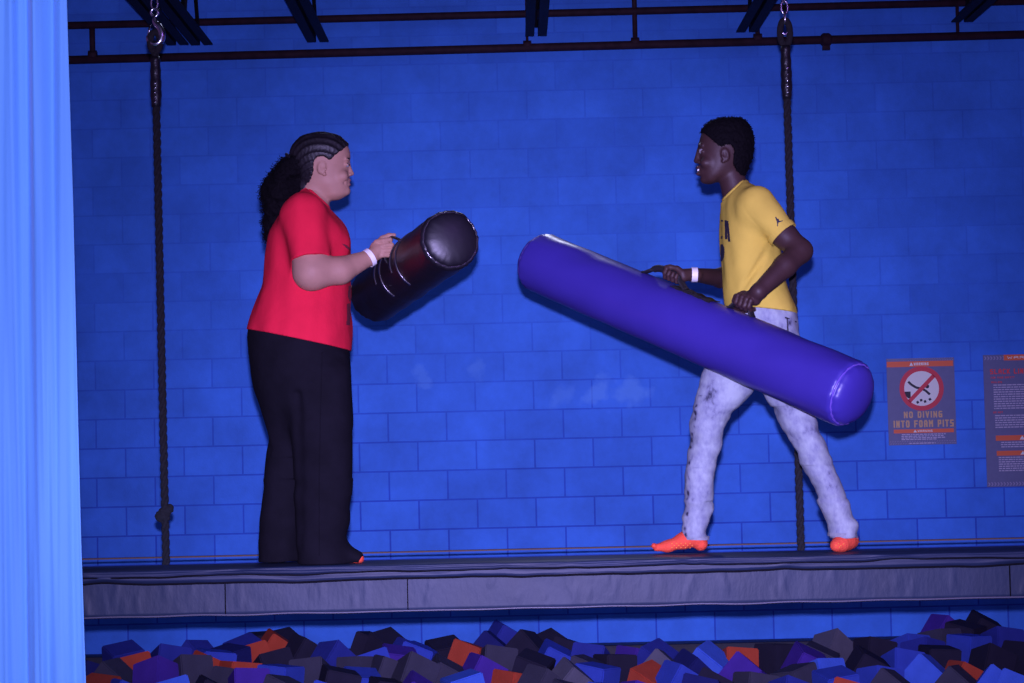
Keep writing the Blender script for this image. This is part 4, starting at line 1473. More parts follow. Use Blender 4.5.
    for s in (-1, 1):
        mb = MB()
        c = P(701.2, 151.2, 8.0 + s * 0.0315)
        vs, fs = uv_sphere(c, 0.0098); mb.add(vs, fs, True)
        e = mb.build('eye', 'eye_white', o)
        mb = MB()
        vs, fs = uv_sphere(c + Vector((-.0078, s * .0004, 0)), 0.0040); mb.add(vs, fs, True)
        mb.build('iris', 'iris', e)
    mb = MB()
    for i in range(9):
        a = (i - 4) / 4 * 0.95
        c = P(697.9, 170.2) + Vector((0.012 * (1 - math.cos(a)) * 1.6, 0.0195 * math.sin(a), 0))
        mb.box(c, (0.005, 0.0046, 0.0080), bevel=0.0012)
    mb.build('teeth', 'tooth', o)
    # ---- T-shirt
    lo, hi = fbox([(714, 178), (802, 326)], 7.68, 8.30)
    f = Field(lo, hi, 0.0040)
    f.loft(shirt, k=0.0)
    f.cone(P(756.5, 205.5, 7.86), P(784, 235.2, 7.82), .074, .0585, k=0.035, cut=True)
    f.cone(P(752, 205, 8.14), P(746, 240, 8.18), .070, .060, k=0.035, cut=True)
    f.cone(P(735, 190), P(737, 196), .054, .06, k=0.02)
    f.cone(P(735, 226, 7.80), P(772, 250, 7.80), .006, .008, k=0.02, op='s')       # armpit crease
    f.ripple(0.0046, 27, 3, stretch=(1, 1, 0.55))
    for (a_, b_, r_) in (((771, 247), (741, 290), .008), ((778, 262), (752, 300), .007)):
        f.cone(P(*a_, 7.852), P(*b_, 7.858), r_, r_ * .6, k=0.02, op='s')
    f.ripple(0.0014, 70, 4, stretch=(1, 1, 0.5))
    h1, h2 = P(723, 306.5), P(797, 314.2)
    dv = h2 - h1
    f.plane(h1, (dv.z, 0, -dv.x))
    c1, c2 = P(744.2, 180.6), P(723.2, 200.6)
    dv2 = c2 - c1
    f.plane(c1, (dv2.z, 0, -dv2.x))
    V, Q = f.mesh()
    tee = raw_mesh('t_shirt', V, Q, 'yellow_cotton', o)
    bvh = bvh_of(V, Q)
    surf_print(bvh, [[(725.2, 220.2), (727.2, 220.4), (728.0, 239.4), (725.6, 239.2)], [(726.8, 220.6), (728.9, 221), (730.9, 241.8), (728.6, 241.6)], [(728.2, 221.2), (729.0, 221.2), (729.4, 232), (728.6, 231)]], step=0.5).build('shirt_letter', 'navy_print', tee)
    for pl in ([[(721.9, 220), (723.8, 220), (723.8, 222), (721.8, 222)]], [[(721.6, 236), (723.2, 236), (723.2, 238.6), (721.5, 238.6)]]):
        q = surf_print(bvh, pl, step=0.9)
        if q.v: q.build('shirt_letter', 'navy_print', tee)
    surf_print(bvh, [[(721.0, 244.5), (723.2, 244), (724.8, 247.5), (725.2, 252.5), (724.4, 258), (722.6, 261.5), (721.2, 261)]], step=0.5).build('shirt_number', 'navy_print', tee)
    jm = surf_print(bvh, [[(775.0, 217.2), (775.9, 217.1), (778.8, 220.6), (779.6, 221.2), (782.8, 220.6), (782.9, 221.3), (779.6, 222.3), (778.3, 222.8), (777.9, 226.4), (777.1, 226.4), (776.9, 222.6), (776.2, 220.6)],
                          [(777.3, 219.2), (778.5, 219.0), (778.7, 220.4), (777.6, 220.4)]], step=0.6)
    jm.build('sleeve_emblem', 'navy_print', tee)
    mb = MB()
    pts = []
    mid = (c1 + c2) * 0.5
    for i in range(40):
        a = 2 * PI * i / 40
        pts.append(mid + dv2.normalized() * (math.cos(a) * 0.0535) + Vector((0, math.sin(a) * 0.060, 0)))
    mb.tube(pts, 0.008, 8, closed=True)
    mb.build('collar', 'yellow_cotton', tee)
    # sleeve hem
    mb = MB()
    dirs = (P(784, 235.2, 7.82) - P(756.5, 205.5, 7.86)).normalized()
    band(mb, P(784, 235.2, 7.82) - dirs * 0.012, dirs, 0.0585, 0.0585, 0.022)
    mb.build('sleeve_hem', 'yellow_cotton', tee)
    # ---- jeans
    lo, hi = fbox([(676, 296), (858, 545)], 7.80, 8.24)
    f = Field(lo, hi, 0.0040)
    f.loft(hips, k=0.0)
    f.loft(legF, k=0.022)
    f.loft(legN, k=0.022)
    f.ripple(0.0032, 40, 8)
    za = BT
    f.ripple(0.0062, 58, 9, stretch=(0.5, 0.5, 1.4), lo=[lo[0], lo[1], za], hi=[hi[0], hi[1], za + 0.20])
    f.ripple(0.0050, 60, 10, stretch=(0.5, 0.5, 1.3), lo=[lo[0], lo[1], za + 0.34], hi=[hi[0], hi[1], za + 0.56])
    f.ripple(0.0016, 110, 14, stretch=(0.6, 0.6, 1.2))
    V, Q = f.mesh()
    je = raw_mesh('jeans', V, Q, 'acid_denim', o)
    # wash: dark distressed bands along the outer edges, blotches at the thigh and pocket
    at = je.data.attributes.new('wash', 'FLOAT', 'POINT')
    dep = (V - np.array(CAM)) @ np.array(CF)
    pxs = 512 + ((V - np.array(CAM)) @ np.array(CR)) * F / dep
    pys = 341.5 - ((V - np.array(CAM)) @ np.array(CU)) * F / dep
    w = np.full(len(V), 0.045)
    edge = np.interp(pys, [345, 368, 391, 406, 433, 471, 509, 539], [716, 704.5, 697.5, 693.5, 689, 686, 683, 682.5])
    fr = (pys > 375) & (pxs < 760)
    rs = np.random.RandomState(5)
    nz = sum(np.sin(pxs * rs.normal() * 0.9 + pys * rs.normal() * 0.55 + rs.rand() * 6.3) for _ in range(9)) / 3.0
    wob = np.sin(pys * 0.21) * 1.0 + np.sin(pys * 0.47 + 1) * 0.6
    dist = np.abs(pxs - edge - 3.5 - wob)
    w = np.where(fr & (pys > 395), w - 0.30 * np.exp(-(dist / 1.8) ** 2) * np.clip(0.55 + 0.6 * nz, 0, 1.2), w)
    w += 0.03 * nz
    w -= 0.16 * np.exp(-(((pxs - 712) / 8) ** 2 + ((pys - 395) / 18) ** 2))
    w -= 0.14 * np.exp(-(((pxs - 784) / 13) ** 2 + ((pys - 408) / 9) ** 2))
    w -= 0.10 * np.exp(-(((pxs - 706) / 7) ** 2 + ((pys - 418) / 10) ** 2))
    w -= 0.10 * np.exp(-(((pxs - 835) / 9) ** 2 + ((pys - 490) / 6) ** 2))
    w += 0.14 * np.exp(-(((pxs - 735) / 11) ** 2 + ((pys - 392) / 20) ** 2))
    w -= 0.14 * np.exp(-(((pxs - 818) / 9) ** 2 + ((pys - 432) / 5) ** 2))
    w -= 0.28 * np.exp(-(((pxs - 790) / 2.5) ** 2 + ((pys - 322) / 5) ** 2))
    at.data.foreach_set('value', w.astype(np.float32))
    # fly stitching of the back pocket
    bvh = bvh_of(V, Q)
    mb = MB()
    pts = [(785, 317.5), (788, 318.5), (796, 322)]
    cp = []
    for (x, y) in pts:
        h_, n_ = cast(bvh, x, y)
        if h_ is not None: cp.append(h_)
    if len(cp) > 1: mb.tube(curve_pts(cp, 4), 0.003, 6)
    cp = []
    for (x, y) in ((787, 318.5), (787.5, 325), (788, 332)):
        h_, n_ = cast(bvh, x, y)
        if h_ is not None: cp.append(h_)
    if len(cp) > 1: mb.tube(curve_pts(cp, 4), 0.003, 6)
    if mb.v: mb.build('pocket_edge', 'navy_print', je)
    # hems
    for (px, py, Yc, rx, ry, ln) in ((695.3, 537.6, YF, .0525, .0585, .014), (841.2, 534.4, YN, .0495, .0595, .014)):
        mb = MB()
        band(mb, P(px, py, Yc), Vector((0.05, 0, 1)), ry, rx, ln)
        mb.build('jean_hem', 'sock_hem_denim' if 'sock_hem_denim' in MATS else 'hem_denim', je)
    # ---- socks
    for kf in feet:
        pts = feet[kf]
        ps = [p for p, _ in pts]
        lo = [min(p.x for p in ps) - .07, min(p.y for p in ps) - .08, BT - .02]
        hi = [max(p.x for p in ps) + .07, max(p.y for p in ps) + .08, max(p.z for p in ps) + .07]
        f = Field(lo, hi, 0.0030)
        f.chain(pts, k=0.022, ys=1.28)
        if kf == 'F':
            f.ell(P(654.0, 545.8, YF - 0.012), (.011, .016, .011), k=0.006)
        f.plane((0, 0, BT), (0, 0, -1))
        V, Q = f.mesh()
        so = raw_mesh('sock', V, Q, 'orange_sock', o)
        bv = bvh_of(V, Q)
        mb = MB()
        if kf == 'F':
            dots = [(x + (j % 2) * 2.2, 543.5 + j * 2.1) for j in range(3) for x in (672, 676.5, 681, 685.5, 690)]
        else:
            dots = [(836, 545.5), (838.5, 543.8), (841, 545.8), (843.5, 544), (839.5, 547.2)]
        for x, y in dots:
            h_, n_ = cast(bv, x, y)
            if h_ is not None:
                vs, fs = uv_sphere(h_, 0.0032, 8, 6); mb.add(vs, fs, True)
        if mb.v: mb.build('grip_dots', 'sock_grip', so)
    # ---- wristband on the far wrist
    mb = MB()
    dw = (wf - P(720, 278, 8.17)).normalized()
    band(mb, wf + dw * 0.004, Vector((1, 0, -0.03)), 0.0335, 0.0278, 0.023)
    wb = mb.build('wristband', 'paper_band', o)
    # ---- hair
    lo, hi = fbox([(694, 112), (760, 184)], 7.87, 8.13)
    f = Field(lo, hi, 0.0030)
    hair = [(118, 718, 741, 8.0, .030), (121, 710, 745.5, 8.0, .055), (126, 703.5, 749.5, 8.0, .072), (132, 700, 752.5, 8.0, .080), (140, 698.5, 754.2, 8.0, .086), (150, 698, 754, 8.0, .087),
            (158, 699, 752.5, 8.0, .084), (166, 699, 750, 8.0, .079), (174, 700, 746, 8.0, .070), (179, 703, 744, 8.0, .060)]
    f.loft(hair, k=0, rz=0.008)
    f.ripple(0.0011, 150, 31, n=12)
    f.ripple(0.0011, 420, 32, n=12)
    f.poly([(697, 132), (701.5, 132.5), (706, 137.5), (711.6, 143.2), (716, 147.4), (719.6, 149.4), (722.6, 147.4), (728.5, 147.2), (732.5, 152), (731.5, 160), (731.5, 166), (735, 171), (739.5, 176.5), (744.5, 179.5), (764, 170), (764, 108), (690, 108)])
    V, Q = f.mesh()
    pv, pf = list(map(tuple, V)), [tuple(int(i) for i in q) for q in Q]
    nrm = np.cross(V[Q[:, 2]] - V[Q[:, 0]], V[Q[:, 3]] - V[Q[:, 1]])
    nrm /= np.linalg.norm(nrm, axis=1)[:, None] + 1e-9
    cen = V[Q].mean(1)
    mb = MB()
    r = random.Random(8)
    for _ in range(1200):
        i = r.randrange(len(Q))
        c, n_ = Vector(cen[i]), Vector(nrm[i])
        dirn = (n_ + Vector((r.gauss(0, .5), r.gauss(0, .5), r.gauss(0, .5)))).normalized()
        a = dirn.orthogonal().normalized(); b = dirn.cross(a)
        L = r.uniform(.003, .007); R = r.uniform(.0012, .0025); p0 = r.uniform(0, 6)
        mb.tube([c + dirn * (L * t / 6) + (a * math.cos(p0 + 1.3 * t) + b * math.sin(p0 + 1.3 * t)) * R for t in range(7)], 0.0009, 3)
    n0 = len(pv)
    pv += mb.v; pf += [tuple(j + n0 for j in q) for q in mb.f]
    raw_mesh('short_afro', np.array(pv), pf, 'curl_hair', o)
    return o


mat('hem_denim', (0.36, 0.39, 0.44), 0.9, noise=0.4, nscale=50)
man()

# handle held by the woman: a webbing loop through her fist
mb = MB()
hp = [P(401, 240.5, 7.80), P(396, 238.2, 7.85), P(391.5, 237.2, 7.885), P(387.5, 241, 7.893), P(387.5, 247, 7.893), P(386.0, 253, 7.893), P(385.5, 259, 7.895), P(390, 265, 7.885), P(397, 268, 7.87)]
mb.tube(curve_pts(hp, 6), [(0.005, 0.009)] * 49, 8)
mb.build('handle', 'black_webbing', bk)
handle_on(fk, RK, bk, 0.10, 0.26, 0.04, -0.95, 0.010)


# ================================================================== WALL SIGNS
GLYPH = {'A': [[(0, 0), (0, .75), (.25, 1), (.75, 1), (1, .75), (1, 0)], [(0, .42), (1, .42)]], 'C': [[(1, 1), (0, 1), (0, 0), (1, 0)]], 'D': [[(0, 0), (0, 1), (.75, 1), (1, .75), (1, .25), (.75, 0), (0, 0)]],
         'E': [[(1, 1), (0, 1), (0, 0), (1, 0)], [(0, .5), (.8, .5)]], 'F': [[(1, 1), (0, 1), (0, 0)], [(0, .5), (.8, .5)]], 'G': [[(1, 1), (.2, 1), (0, .8), (0, .2), (.2, 0), (1, 0), (1, .5), (.5, .5)]],
         'I': [[(.5, 0), (.5, 1)]], 'K': [[(0, 0), (0, 1)], [(1, 1), (.25, .5), (1, 0)], [(0, .5), (.25, .5)]], 'L': [[(0, 1), (0, 0), (1, 0)]], 'M': [[(0, 0), (0, 1), (.5, .5), (1, 1), (1, 0)]],
         'N': [[(0, 0), (0, 1), (1, 0), (1, 1)]], 'O': [[(.2, 0), (.8, 0), (1, .2), (1, .8), (.8, 1), (.2, 1), (0, .8), (0, .2), (.2, 0)]], 'P': [[(0, 0), (0, 1), (1, 1), (1, .45), (0, .45)]],
         'R': [[(0, 0), (0, 1), (1, 1), (1, .5), (0, .5)], [(.5, .5), (1, 0)]], 'S': [[(1, 1), (0, 1), (0, .52), (1, .48), (1, 0), (0, 0)]], 'T': [[(0, 1), (1, 1)], [(.5, 1), (.5, 0)]],
         'U': [[(0, 1), (0, 0), (1, 0), (1, 1)]], 'V': [[(0, 1), (.5, 0), (1, 1)]], 'W': [[(0, 1), (.2, 0), (.5, .6), (.8, 0), (1, 1)]], 'Y': [[(0, 1), (.5, .5), (1, 1)], [(.5, .5), (.5, 0)]]}


def text_mesh(mb, s, x0, x1, ytop, ybot, tf, depth, weight=0.20):
    """squared block capitals between x0..x1 and ytop..ybot"""
    wd = [0.55 if c == ' ' else 0.35 if c == 'I' else 1.15 if c in 'MW' else 1.0 for c in s]
    gap = 0.36
    tot = sum(wd) + gap * (len(s) - 1)
    u = (x1 - x0) / tot
    h = ybot - ytop
    w = abs(h) * weight
    x = x0
    for c, q in zip(s, wd):
        for ln in GLYPH.get(c, []):
            pts = [(x + w / 2 + a * max(q * u - w, 0.001), ybot - w / 2 - b * (h - w)) for a, b in ln]
            for (ax, ay), (bx, by) in zip(pts[:-1], pts[1:]):
                L = math.hypot(bx - ax, by - ay)
                ex, ey = (bx - ax) / L * w * .5, (by - ay) / L * w * .5
                seg(mb, (ax - ex, ay - ey), (bx + ex, by + ey), w, tf, depth + 0.00006 * (len(mb.f) // 6 % 40))
        x += (q + gap) * u


def disc(cx, cy, r, n=40):
    return [(cx + r * math.cos(2 * PI * i / n), cy + r * math.sin(2 * PI * i / n)) for i in range(n)]


def ring_add(mb, cx, cy, r0, r1, tf, w, n=48):
    vs, fs = [], []
    for i in range(n):
        a = 2 * PI * i / n
        vs += [tf(cx + r0 * math.cos(a), cy + r0 * math.sin(a), w), tf(cx + r1 * math.cos(a), cy + r1 * math.sin(a), w)]
    for i in range(n):
        j = (i + 1) % n
        fs.append((2 * i, 2 * i + 1, 2 * j + 1, 2 * j))
    mb.add(vs, fs, False)


def seg(mb, a, b, w, tf, d):
    dx, dy = b[0] - a[0], b[1] - a[1]
    l = math.hypot(dx, dy)
    nx_, ny_ = -dy / l * w / 2, dx / l * w / 2
    mb.prism([(a[0] + nx_, a[1] + ny_), (b[0] + nx_, b[1] + ny_), (b[0] - nx_, b[1] - ny_), (a[0] - nx_, a[1] - ny_)], tf, d)


def sign_frame(px, py, scale, ox, oy):
    """zoomed-picture units (y down) to a flat board on the wall"""
    c = P(px, py, WY)
    u = WY / F / scale
    def tf(x, y, w):
        return Vector((c.x + (x - ox) * u, WY - 0.006 - w, c.z - (y - oy) * u))
    return tf, c


def sign_no_diving():
    tf, c = sign_frame(921.3, 401.3, 6.5, 270, 333)
    o = empty('wall_sign', (c.x, WY - 0.003, tf(270, 615, 0).z), 'grey no-diving sign with a red prohibition ring on the blue wall', 'sign')
    mb = MB()
    mb.prism([(50, 52), (490, 52), (490, 615), (50, 615)], lambda x, y, w: tf(x, y, w - 0.006), 0.006)
    mb.build('board', 'sign_board', o)
    mb = MB()
    for y in (56, 66, 592, 606):
        for i in range(27):
            x = 56 + i * 16 + (4 if y in (66, 606) else 0)
            if x < 480: mb.prism([(x, y), (x + 9, y - 3), (x + 9, y), (x, y + 3)], tf, 0.0008)
    mb.build('edge_pattern', 'sign_dash', o)
    for (x0, x1, y0, y1) in ((52, 482, 72, 108), (84, 474, 513, 538)):
        mb = MB()
        mb.prism([(x0, y0), (x1, y0), (x1, y1), (x0, y1)], tf, 0.001)
        bn = mb.build('warning_banner', 'sign_orange', o)
        mb = MB()
        cx = (x0 + x1) / 2; cy = (y0 + y1) / 2; h = (y1 - y0)
        mb.prism([(cx - 68, cy + h * .32), (cx - 56, cy - h * .35), (cx - 44, cy + h * .32)], tf, 0.0016)
        text_mesh(mb, 'WARNING', cx - 40, cx + 56, cy - h * .26, cy + h * .26, tf, 0.0016)
        mb.build('lettering', 'sign_white', bn)
    mb = MB(); mb.prism(disc(273, 250, 118), tf, 0.001)
    mb.build('white_disc', 'sign_white', o)
    mb = MB()
    pts = [(188, 203), (205, 222), (238, 243), (268, 250), (296, 262), (326, 290)]
    for a, b in zip(pts[:-1], pts[1:]): seg(mb, a, b, 15, tf, 0.0018)
    mb.prism(disc(310, 237, 13, 16), tf, 0.0018)
    mb.prism([(163, 268), (201, 268), (201, 312), (185, 312), (163, 292)], tf, 0.0018)
    for x, y, a in ((245, 339, .3), (268, 326, .7), (293, 335, .4), (325, 321, .2)):
        mb.prism([(x + 11 * math.cos(a + k * PI / 2), y + 11 * math.sin(a + k * PI / 2)) for k in range(4)], tf, 0.0018)
    mb.build('diver_pictogram', 'sign_black', o)
    mb = MB()
    ring_add(mb, 273, 250, 113, 144, tf, 0.0022)
    seg(mb, (355, 168), (191, 332), 26, tf, 0.0022)
    mb.build('prohibition_ring', 'sign_red', o)
    mb = MB()
    text_mesh(mb, 'NO DIVING', 153, 402, 398, 440, tf, 0.0012)
    text_mesh(mb, 'INTO FOAM PITS', 84, 474, 455, 501, tf, 0.0012)
    mb.build('lettering', 'sign_gold', o)
    mb = MB()
    r = random.Random(2)
    for (y, x0, x1) in ((547, 135, 420), (558, 133, 405), (569, 133, 418), (579, 133, 362), (604, 183, 352)):
        if y == 604:
            mb.build('small_print', 'sign_text', o); mb = MB()
        x = x0
        while x < x1:
            w = r.uniform(8, 26)
            mb.prism([(x, y - 3), (min(x + w, x1), y - 3), (min(x + w, x1), y + 3), (x, y + 3)], tf, 0.0012)
            x += w + 5
    mb.build('small_print', 'sign_text', o)


def sign_slack():
    tf, c = sign_frame(986.0, 421, 4.55, 47, 345)
    o = empty('wall_sign', (tf(235, 0, 0).x, WY - 0.003, tf(0, 645, 0).z), 'grey slack line rules poster with red title at the right edge of the wall', 'sign')
    X1 = 430
    mb = MB(); mb.prism([(42, 45), (X1, 45), (X1, 645), (42, 645)], lambda x, y, w: tf(x, y, w - 0.006), 0.006)
    mb.build('board', 'sign_board', o)
    mb = MB()
    for y in (60, 632):
        for i in range(28):
            x = 46 + i * 14
            if (y == 60 and 134 < x < 345): continue
            if x < X1 - 14: mb.prism([(x, y - 8), (x + 5, y - 8), (x + 11, y), (x + 5, y + 8), (x, y + 8), (x + 6, y)], tf, 0.0008)
    mb.build('edge_pattern', 'sign_dash', o)
    for (x0, x1, y0, y1) in ((136, 340, 46, 72), (88, 384, 412, 436), (90, 384, 482, 504)):
        mb = MB(); mb.prism([(x0, y0), (x1, y0), (x1, y1), (x0, y1)], tf, 0.001)
        bn = mb.build('warning_banner', 'sign_orange', o)
        mb = MB(); cx = (x0 + x1) / 2; cy = (y0 + y1) / 2; h = y1 - y0
        if y0 == 46:
            text_mesh(mb, 'WARNING', x0 + 16, x1 - 16, cy - h * .22, cy + h * .22, tf, 0.0016)
        else:
            mb.prism([(cx - 40, cy + h * .36), (cx - 28, cy - h * .4), (cx - 16, cy + h * .36)], tf, 0.0016)
            text_mesh(mb, 'WARNING', cx - 10, cx + 60, cy - h * .28, cy + h * .28, tf, 0.0016)
        mb.build('lettering', 'sign_white', bn)
    mb = MB()
    text_mesh(mb, 'SLACK LINE', 72, 242, 110, 133, tf, 0.0012)
    text_mesh(mb, 'FOR YOUR SAFETY', 74, 182, 145, 153, tf, 0.0012)
    text_mesh(mb, 'RULES', 76, 124, 166, 174, tf, 0.0012)
    text_mesh(mb, 'DO NOT', 80, 124, 303, 311, tf, 0.0012)
    mb.build('title', 'title_red', o)
    mb = MB()
    r = random.Random(5)
    rows = [(183 + i * 10.6, 85, 375 - (90 if i % 4 == 3 else 0)) for i in range(11)] + [(322 + i * 10.6, 88, 372 - (150 if i == 5 else 0)) for i in range(6)] \
        + [(444, 112, 370), (454, 110, 366), (464, 112, 360)] + [(512 + i * 10, 98, 380) for i in range(7)]
    last = 0
    for y, x0, x1 in rows:
        if y - last > 25 and mb.v:
            mb.build('small_print', 'sign_text', o); mb = MB()
        last = y
        x = x0
        while x < x1:
            w = r.uniform(6, 22)
            mb.prism([(x, y - 2.4), (min(x + w, x1), y - 2.4), (min(x + w, x1), y + 2.4), (x, y + 2.4)], tf, 0.0012)
            x += w + 3.2
    mb.build('small_print', 'sign_text', o)


sign_no_diving()
sign_slack()

# ================================================================== FOAM PIT
# colour, picture centre (px, py), roll in the picture (deg), optional turn
CUBES = [
    ('navy', 95, 673, 20), ('orange', 98, 689, 5), ('charcoal', 113, 675, 40), ('dark blue', 124, 655, -8), ('orange', 134, 666, -10), ('purple', 157, 673, -18), ('dark blue', 170, 658, 12),
    ('bright blue', 172, 691, -12), ('charcoal', 191, 669, 6), ('dark blue', 197, 655, 40), ('orange', 209, 667, 25), ('blue', 214, 660, 8), ('charcoal', 231, 682, 3), ('navy', 229, 657, 4),
    ('orange', 239, 672, 8), ('black', 258, 642, -4), ('dark blue', 246, 649, -18), ('orange', 252, 656, -12), ('purple', 249, 683, 4), ('black', 284, 643, 34), ('black', 304, 650, 32), ('orange', 275, 645, 35),
    ('black', 275, 664, -10), ('blue', 280, 676, 3), ('charcoal', 284, 691, 18), ('charcoal', 310, 672, -6), ('dark blue', 332, 657, 42), ('black', 338, 681, 14), ('blue', 361, 683, 6),
    ('black', 371, 645, 20), ('black', 386, 645, 32), ('blue', 372, 664, -14), ('charcoal', 360, 668, -5), ('charcoal', 389, 671, 22), ('dark blue', 407, 655, 38), ('purple', 398, 660, 10),
    ('blue', 418, 656, 20), ('charcoal', 414, 672, 28), ('black', 446, 652, -8), ('charcoal', 444, 674, 30), ('orange', 470, 656, 15), ('purple', 482, 671, 30), ('bright blue', 465, 687, -14),
    ('dark blue', 504, 638, 32), ('navy', 489, 648, 40), ('charcoal', 497, 661, 10), ('black', 527, 648, 42), ('orange', 514, 685, 12), ('black', 549, 648, 28), ('black', 571, 653, 14), ('blue', 554, 659, 28),
    ('black', 532, 668, 20), ('charcoal', 541, 685, 35), ('grey', 570, 680, 38), ('dark blue', 590, 660, 6), ('charcoal', 587, 672, 20), ('blue', 596, 678, 8), ('black', 615, 667, 4), ('purple', 636, 661, 14),
    ('dark blue', 657, 660, 32), ('grey', 661, 669, 40), ('orange', 650, 682, 26), ('blue', 678, 681, 32), ('navy', 690, 671, 40), ('bright blue', 707, 662, 38), ('orange', 738, 663, 6), ('purple', 744, 674, 34),
    ('black', 713, 690, 25), ('bright blue', 610, 698, 8), ('charcoal', 755, 688, 12), ('black', 777, 657, 4), ('charcoal', 797, 681, -12), ('purple', 806, 664, 26), ('grey', 832, 650, 40), ('charcoal', 817, 661, 25),
    ('bright blue', 824, 676, 4), ('blue', 836, 686, -6), ('black', 874, 654, 14), ('black', 866, 668, 30), ('blue', 880, 684, 12), ('blue', 911, 652, 8), ('dark blue', 924, 656, 14), ('blue', 903, 668, 12),
    ('purple', 943, 634, 38), ('charcoal', 941, 645, 4), ('black', 982, 632, 28), ('black', 964, 638, 12), ('blue', 969, 650, 3), ('dark blue', 1003, 646, 10), ('black', 939, 662, 4), ('bright blue', 926, 676, 40),
    ('orange', 964, 682, 28), ('charcoal', 956, 688, 40), ('black', 991, 666, 26), ('bright blue', 993, 690, 38), ('bright blue', 1017, 692, 20), ('black', 1021, 662, 30), ('charcoal', 891, 691, 34),
    ('purple', 640, 699, 20), ('navy', 700, 692, 12), ('blue', 126, 694, 25), ('black', 210, 693, 30), ('blue', 330, 697, 16), ('black', 388, 692, 10), ('purple', 417, 693, 34), ('charcoal', 571, 699, 16), ('dark blue', 790, 697, 22), ('orange', 850, 700, 14)]
CS = 0.205
CUBES = [(c, px, py + float(np.interp(px, [90, 300, 500, 800, 1000], [8.5, 7, 5, 3.5, 1])), a) for c, px, py, a in CUBES]


def foam_pit():
    r = random.Random(12)
    n = len(CUBES)
    Yd = []
    for c, px, py, a in CUBES:
        t = (py - 630) / 60.0
        Yd.append(13.60 - 1.65 * t + r.uniform(-0.06, 0.06))
    rots = [Euler((r.uniform(-0.45, 0.30), math.radians(a), r.choice((-1, 1)) * r.uniform(0.15, 0.7)), 'XYZ') for (_, _, _, a) in CUBES]
    # let neighbours push each other apart in depth, the way a tipped-in heap settles
    for it in range(400):
        pos = [P(CUBES[i][1], CUBES[i][2], Yd[i]) for i in range(n)]
        mv = [0.0] * n
        for i in range(n):
            for j in range(i + 1, n):
                d = pos[i] - pos[j]
                if abs(d.x) < 0.22 and d.length < 0.215:
                    q = 0.215 - d.length
                    s = 1 if (Yd[i] - Yd[j]) > 0 or (Yd[i] == Yd[j] and CUBES[i][2] < CUBES[j][2]) else -1
                    mv[i] += 0.3 * q * s; mv[j] -= 0.3 * q * s
        for i in range(n):
            Yd[i] = min(max(Yd[i] + max(-0.04, min(0.04, mv[i])), 11.2), 13.72)
    order = sorted(range(n), key=lambda i: CUBES[i][1])
    rank = {}
    cnt = {}
    for i in order:
        c = CUBES[i][0]
        cnt[c] = cnt.get(c, 0) + 1
        rank[i] = cnt[c]
    ORD = ['', 'first', 'second', 'third', 'fourth', 'fifth', 'sixth', 'seventh', 'eighth', 'ninth', 'tenth', 'eleventh', 'twelfth', 'thirteenth', 'fourteenth', 'fifteenth', 'sixteenth', 'seventeenth',
           'eighteenth', 'nineteenth', 'twentieth', 'twenty-first', 'twenty-second', 'twenty-third', 'twenty-fourth']
    pos = [P(CUBES[i][1], CUBES[i][2], Yd[i]) for i in range(n)]

    def where(px):
        if px < 130: return 'by the pale curtain'
        if px < 245: return 'below the knotted rope'
        if px < 360: return 'below the person in red'
        if px < 480: return 'below the black bolster'
        if px < 640: return 'between the two people'
        if px < 720: return 'under the front foot'
        if px < 870: return 'under the back foot'
        return 'below the wall signs'
    protos = {}
    for i in order:
        c, px, py, a = CUBES[i]
        key = c
        if key not in protos:
            bm = bmesh.new()
            bmesh.ops.create_cube(bm, size=CS)
            bmesh.ops.bevel(bm, geom=list(bm.edges), offset=0.007, segments=2, affect='EDGES')
            me = bpy.data.meshes.new('foam_cube')
            bm.to_mesh(me); bm.free()
            me.materials.append(MATS['foam_' + c.replace(' ', '_')])
            protos[key] = bpy.data.objects.new('foam_cube', me)
            ob = protos[key]
        else:
            ob = protos[key].copy()
        ob.location = pos[i]
        ob.rotation_euler = rots[i]
        link(ob)
        # nearest neighbour of another colour that differs clearly
        near = sorted((j for j in range(n) if j != i and CUBES[j][0] != c), key=lambda j: (CUBES[j][1] - px) ** 2 + (CUBES[j][2] - py) ** 2)[0]
        dx, dy = CUBES[near][1] - px, CUBES[near][2] - py
        rel = ('left of' if dx > 0 else 'right of') if abs(dx) > abs(dy) else ('above' if dy > 0 else 'below')
        tag(ob, '%s foam cube %s, %s of its colour from left' % (c, where(px), ORD[rank[i]]), 'foam cube', 'loose foam cubes in the pit')


foam_pit()

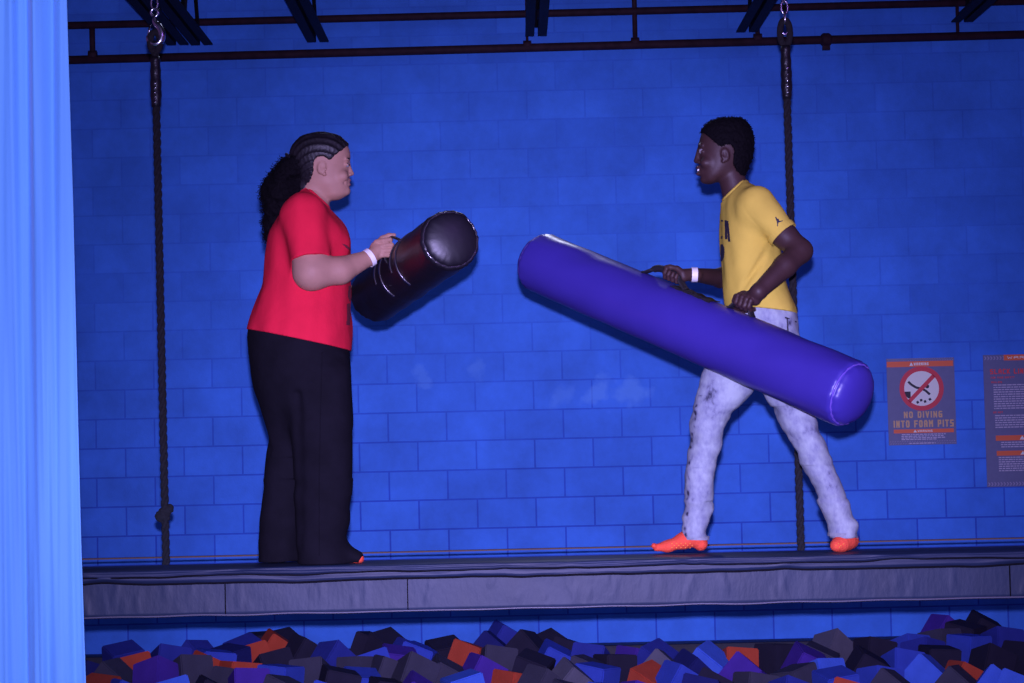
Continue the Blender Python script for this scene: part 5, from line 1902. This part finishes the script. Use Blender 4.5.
# ================================================================== LIGHT
def light(name, kind, loc, energy, col, **kw):
    l = bpy.data.lights.new(name, kind)
    l.energy = energy; l.color = col
    for k, v in kw.items(): setattr(l, k, v)
    o = bpy.data.objects.new(name, l)
    o.location = loc
    COL.objects.link(o)
    return o


FP = CAM + CU * 0.105 + CF * 0.02
light('camera_flash', 'POINT', FP, 1800, (0.53, 0.45, 1.0), shadow_soft_size=0.02)
fs_ = light('camera_flash_head', 'SPOT', FP, 3250, (0.53, 0.45, 1.0), shadow_soft_size=0.02, spot_size=math.radians(32), spot_blend=1.0)
fs_.rotation_euler = (P(565, 490, 10) - FP).to_track_quat('-Z', 'Y').to_euler()
a = light('ceiling_lamp', 'AREA', (2.6, 3.5, CEIL - 0.12), 34, (0.42, 0.16, 1.0), shape='DISK', size=0.8)
a.rotation_euler = (math.radians(35), 0, math.radians(10))
a = light('ceiling_lamp', 'AREA', (-2.6, 5.0, CEIL - 0.12), 18, (0.2, 0.25, 1.0), shape='DISK', size=0.8)
a.rotation_euler = (math.radians(30), 0, 0)
a = light('ceiling_lamp', 'AREA', (-0.8, 11.0, CEIL - 0.12), 10, (0.55, 0.6, 1.0), shape='DISK', size=0.5)
sl_ = light('bolster_streak_spot', 'SPOT', (0.5, 12.2, CEIL - 0.12), 80, (0.7, 0.72, 1.0), shadow_soft_size=0.12, spot_size=math.radians(26), spot_blend=0.5)  # added unseen spot, narrowed to put a streak on the bolster's top edge
sl_.rotation_euler = (P(575, 255, 8.25) - Vector(sl_.location)).to_track_quat('-Z', 'Y').to_euler()
a = light('lower_wall_fill', 'AREA', (0, 8.2, BT - 0.10), 14, (0.14, 0.42, 1.0), shape='RECTANGLE', size=7.0, size_y=0.08)  # added fill hidden behind the beam, brightens the lower wall
a.rotation_euler = (math.radians(78), 0, 0)

w = bpy.data.worlds.new('world')
w.use_nodes = True
w.node_tree.nodes['Background'].inputs['Color'].default_value = (0.10, 0.045, 0.20, 1)
w.node_tree.nodes['Background'].inputs['Strength'].default_value = 0.55
SC.world = w

vs = SC.view_settings
vs.view_transform = 'Standard'
vs.look = 'None'
vs.exposure = 0.0
vs.gamma = 1.0
vs.use_curve_mapping = False
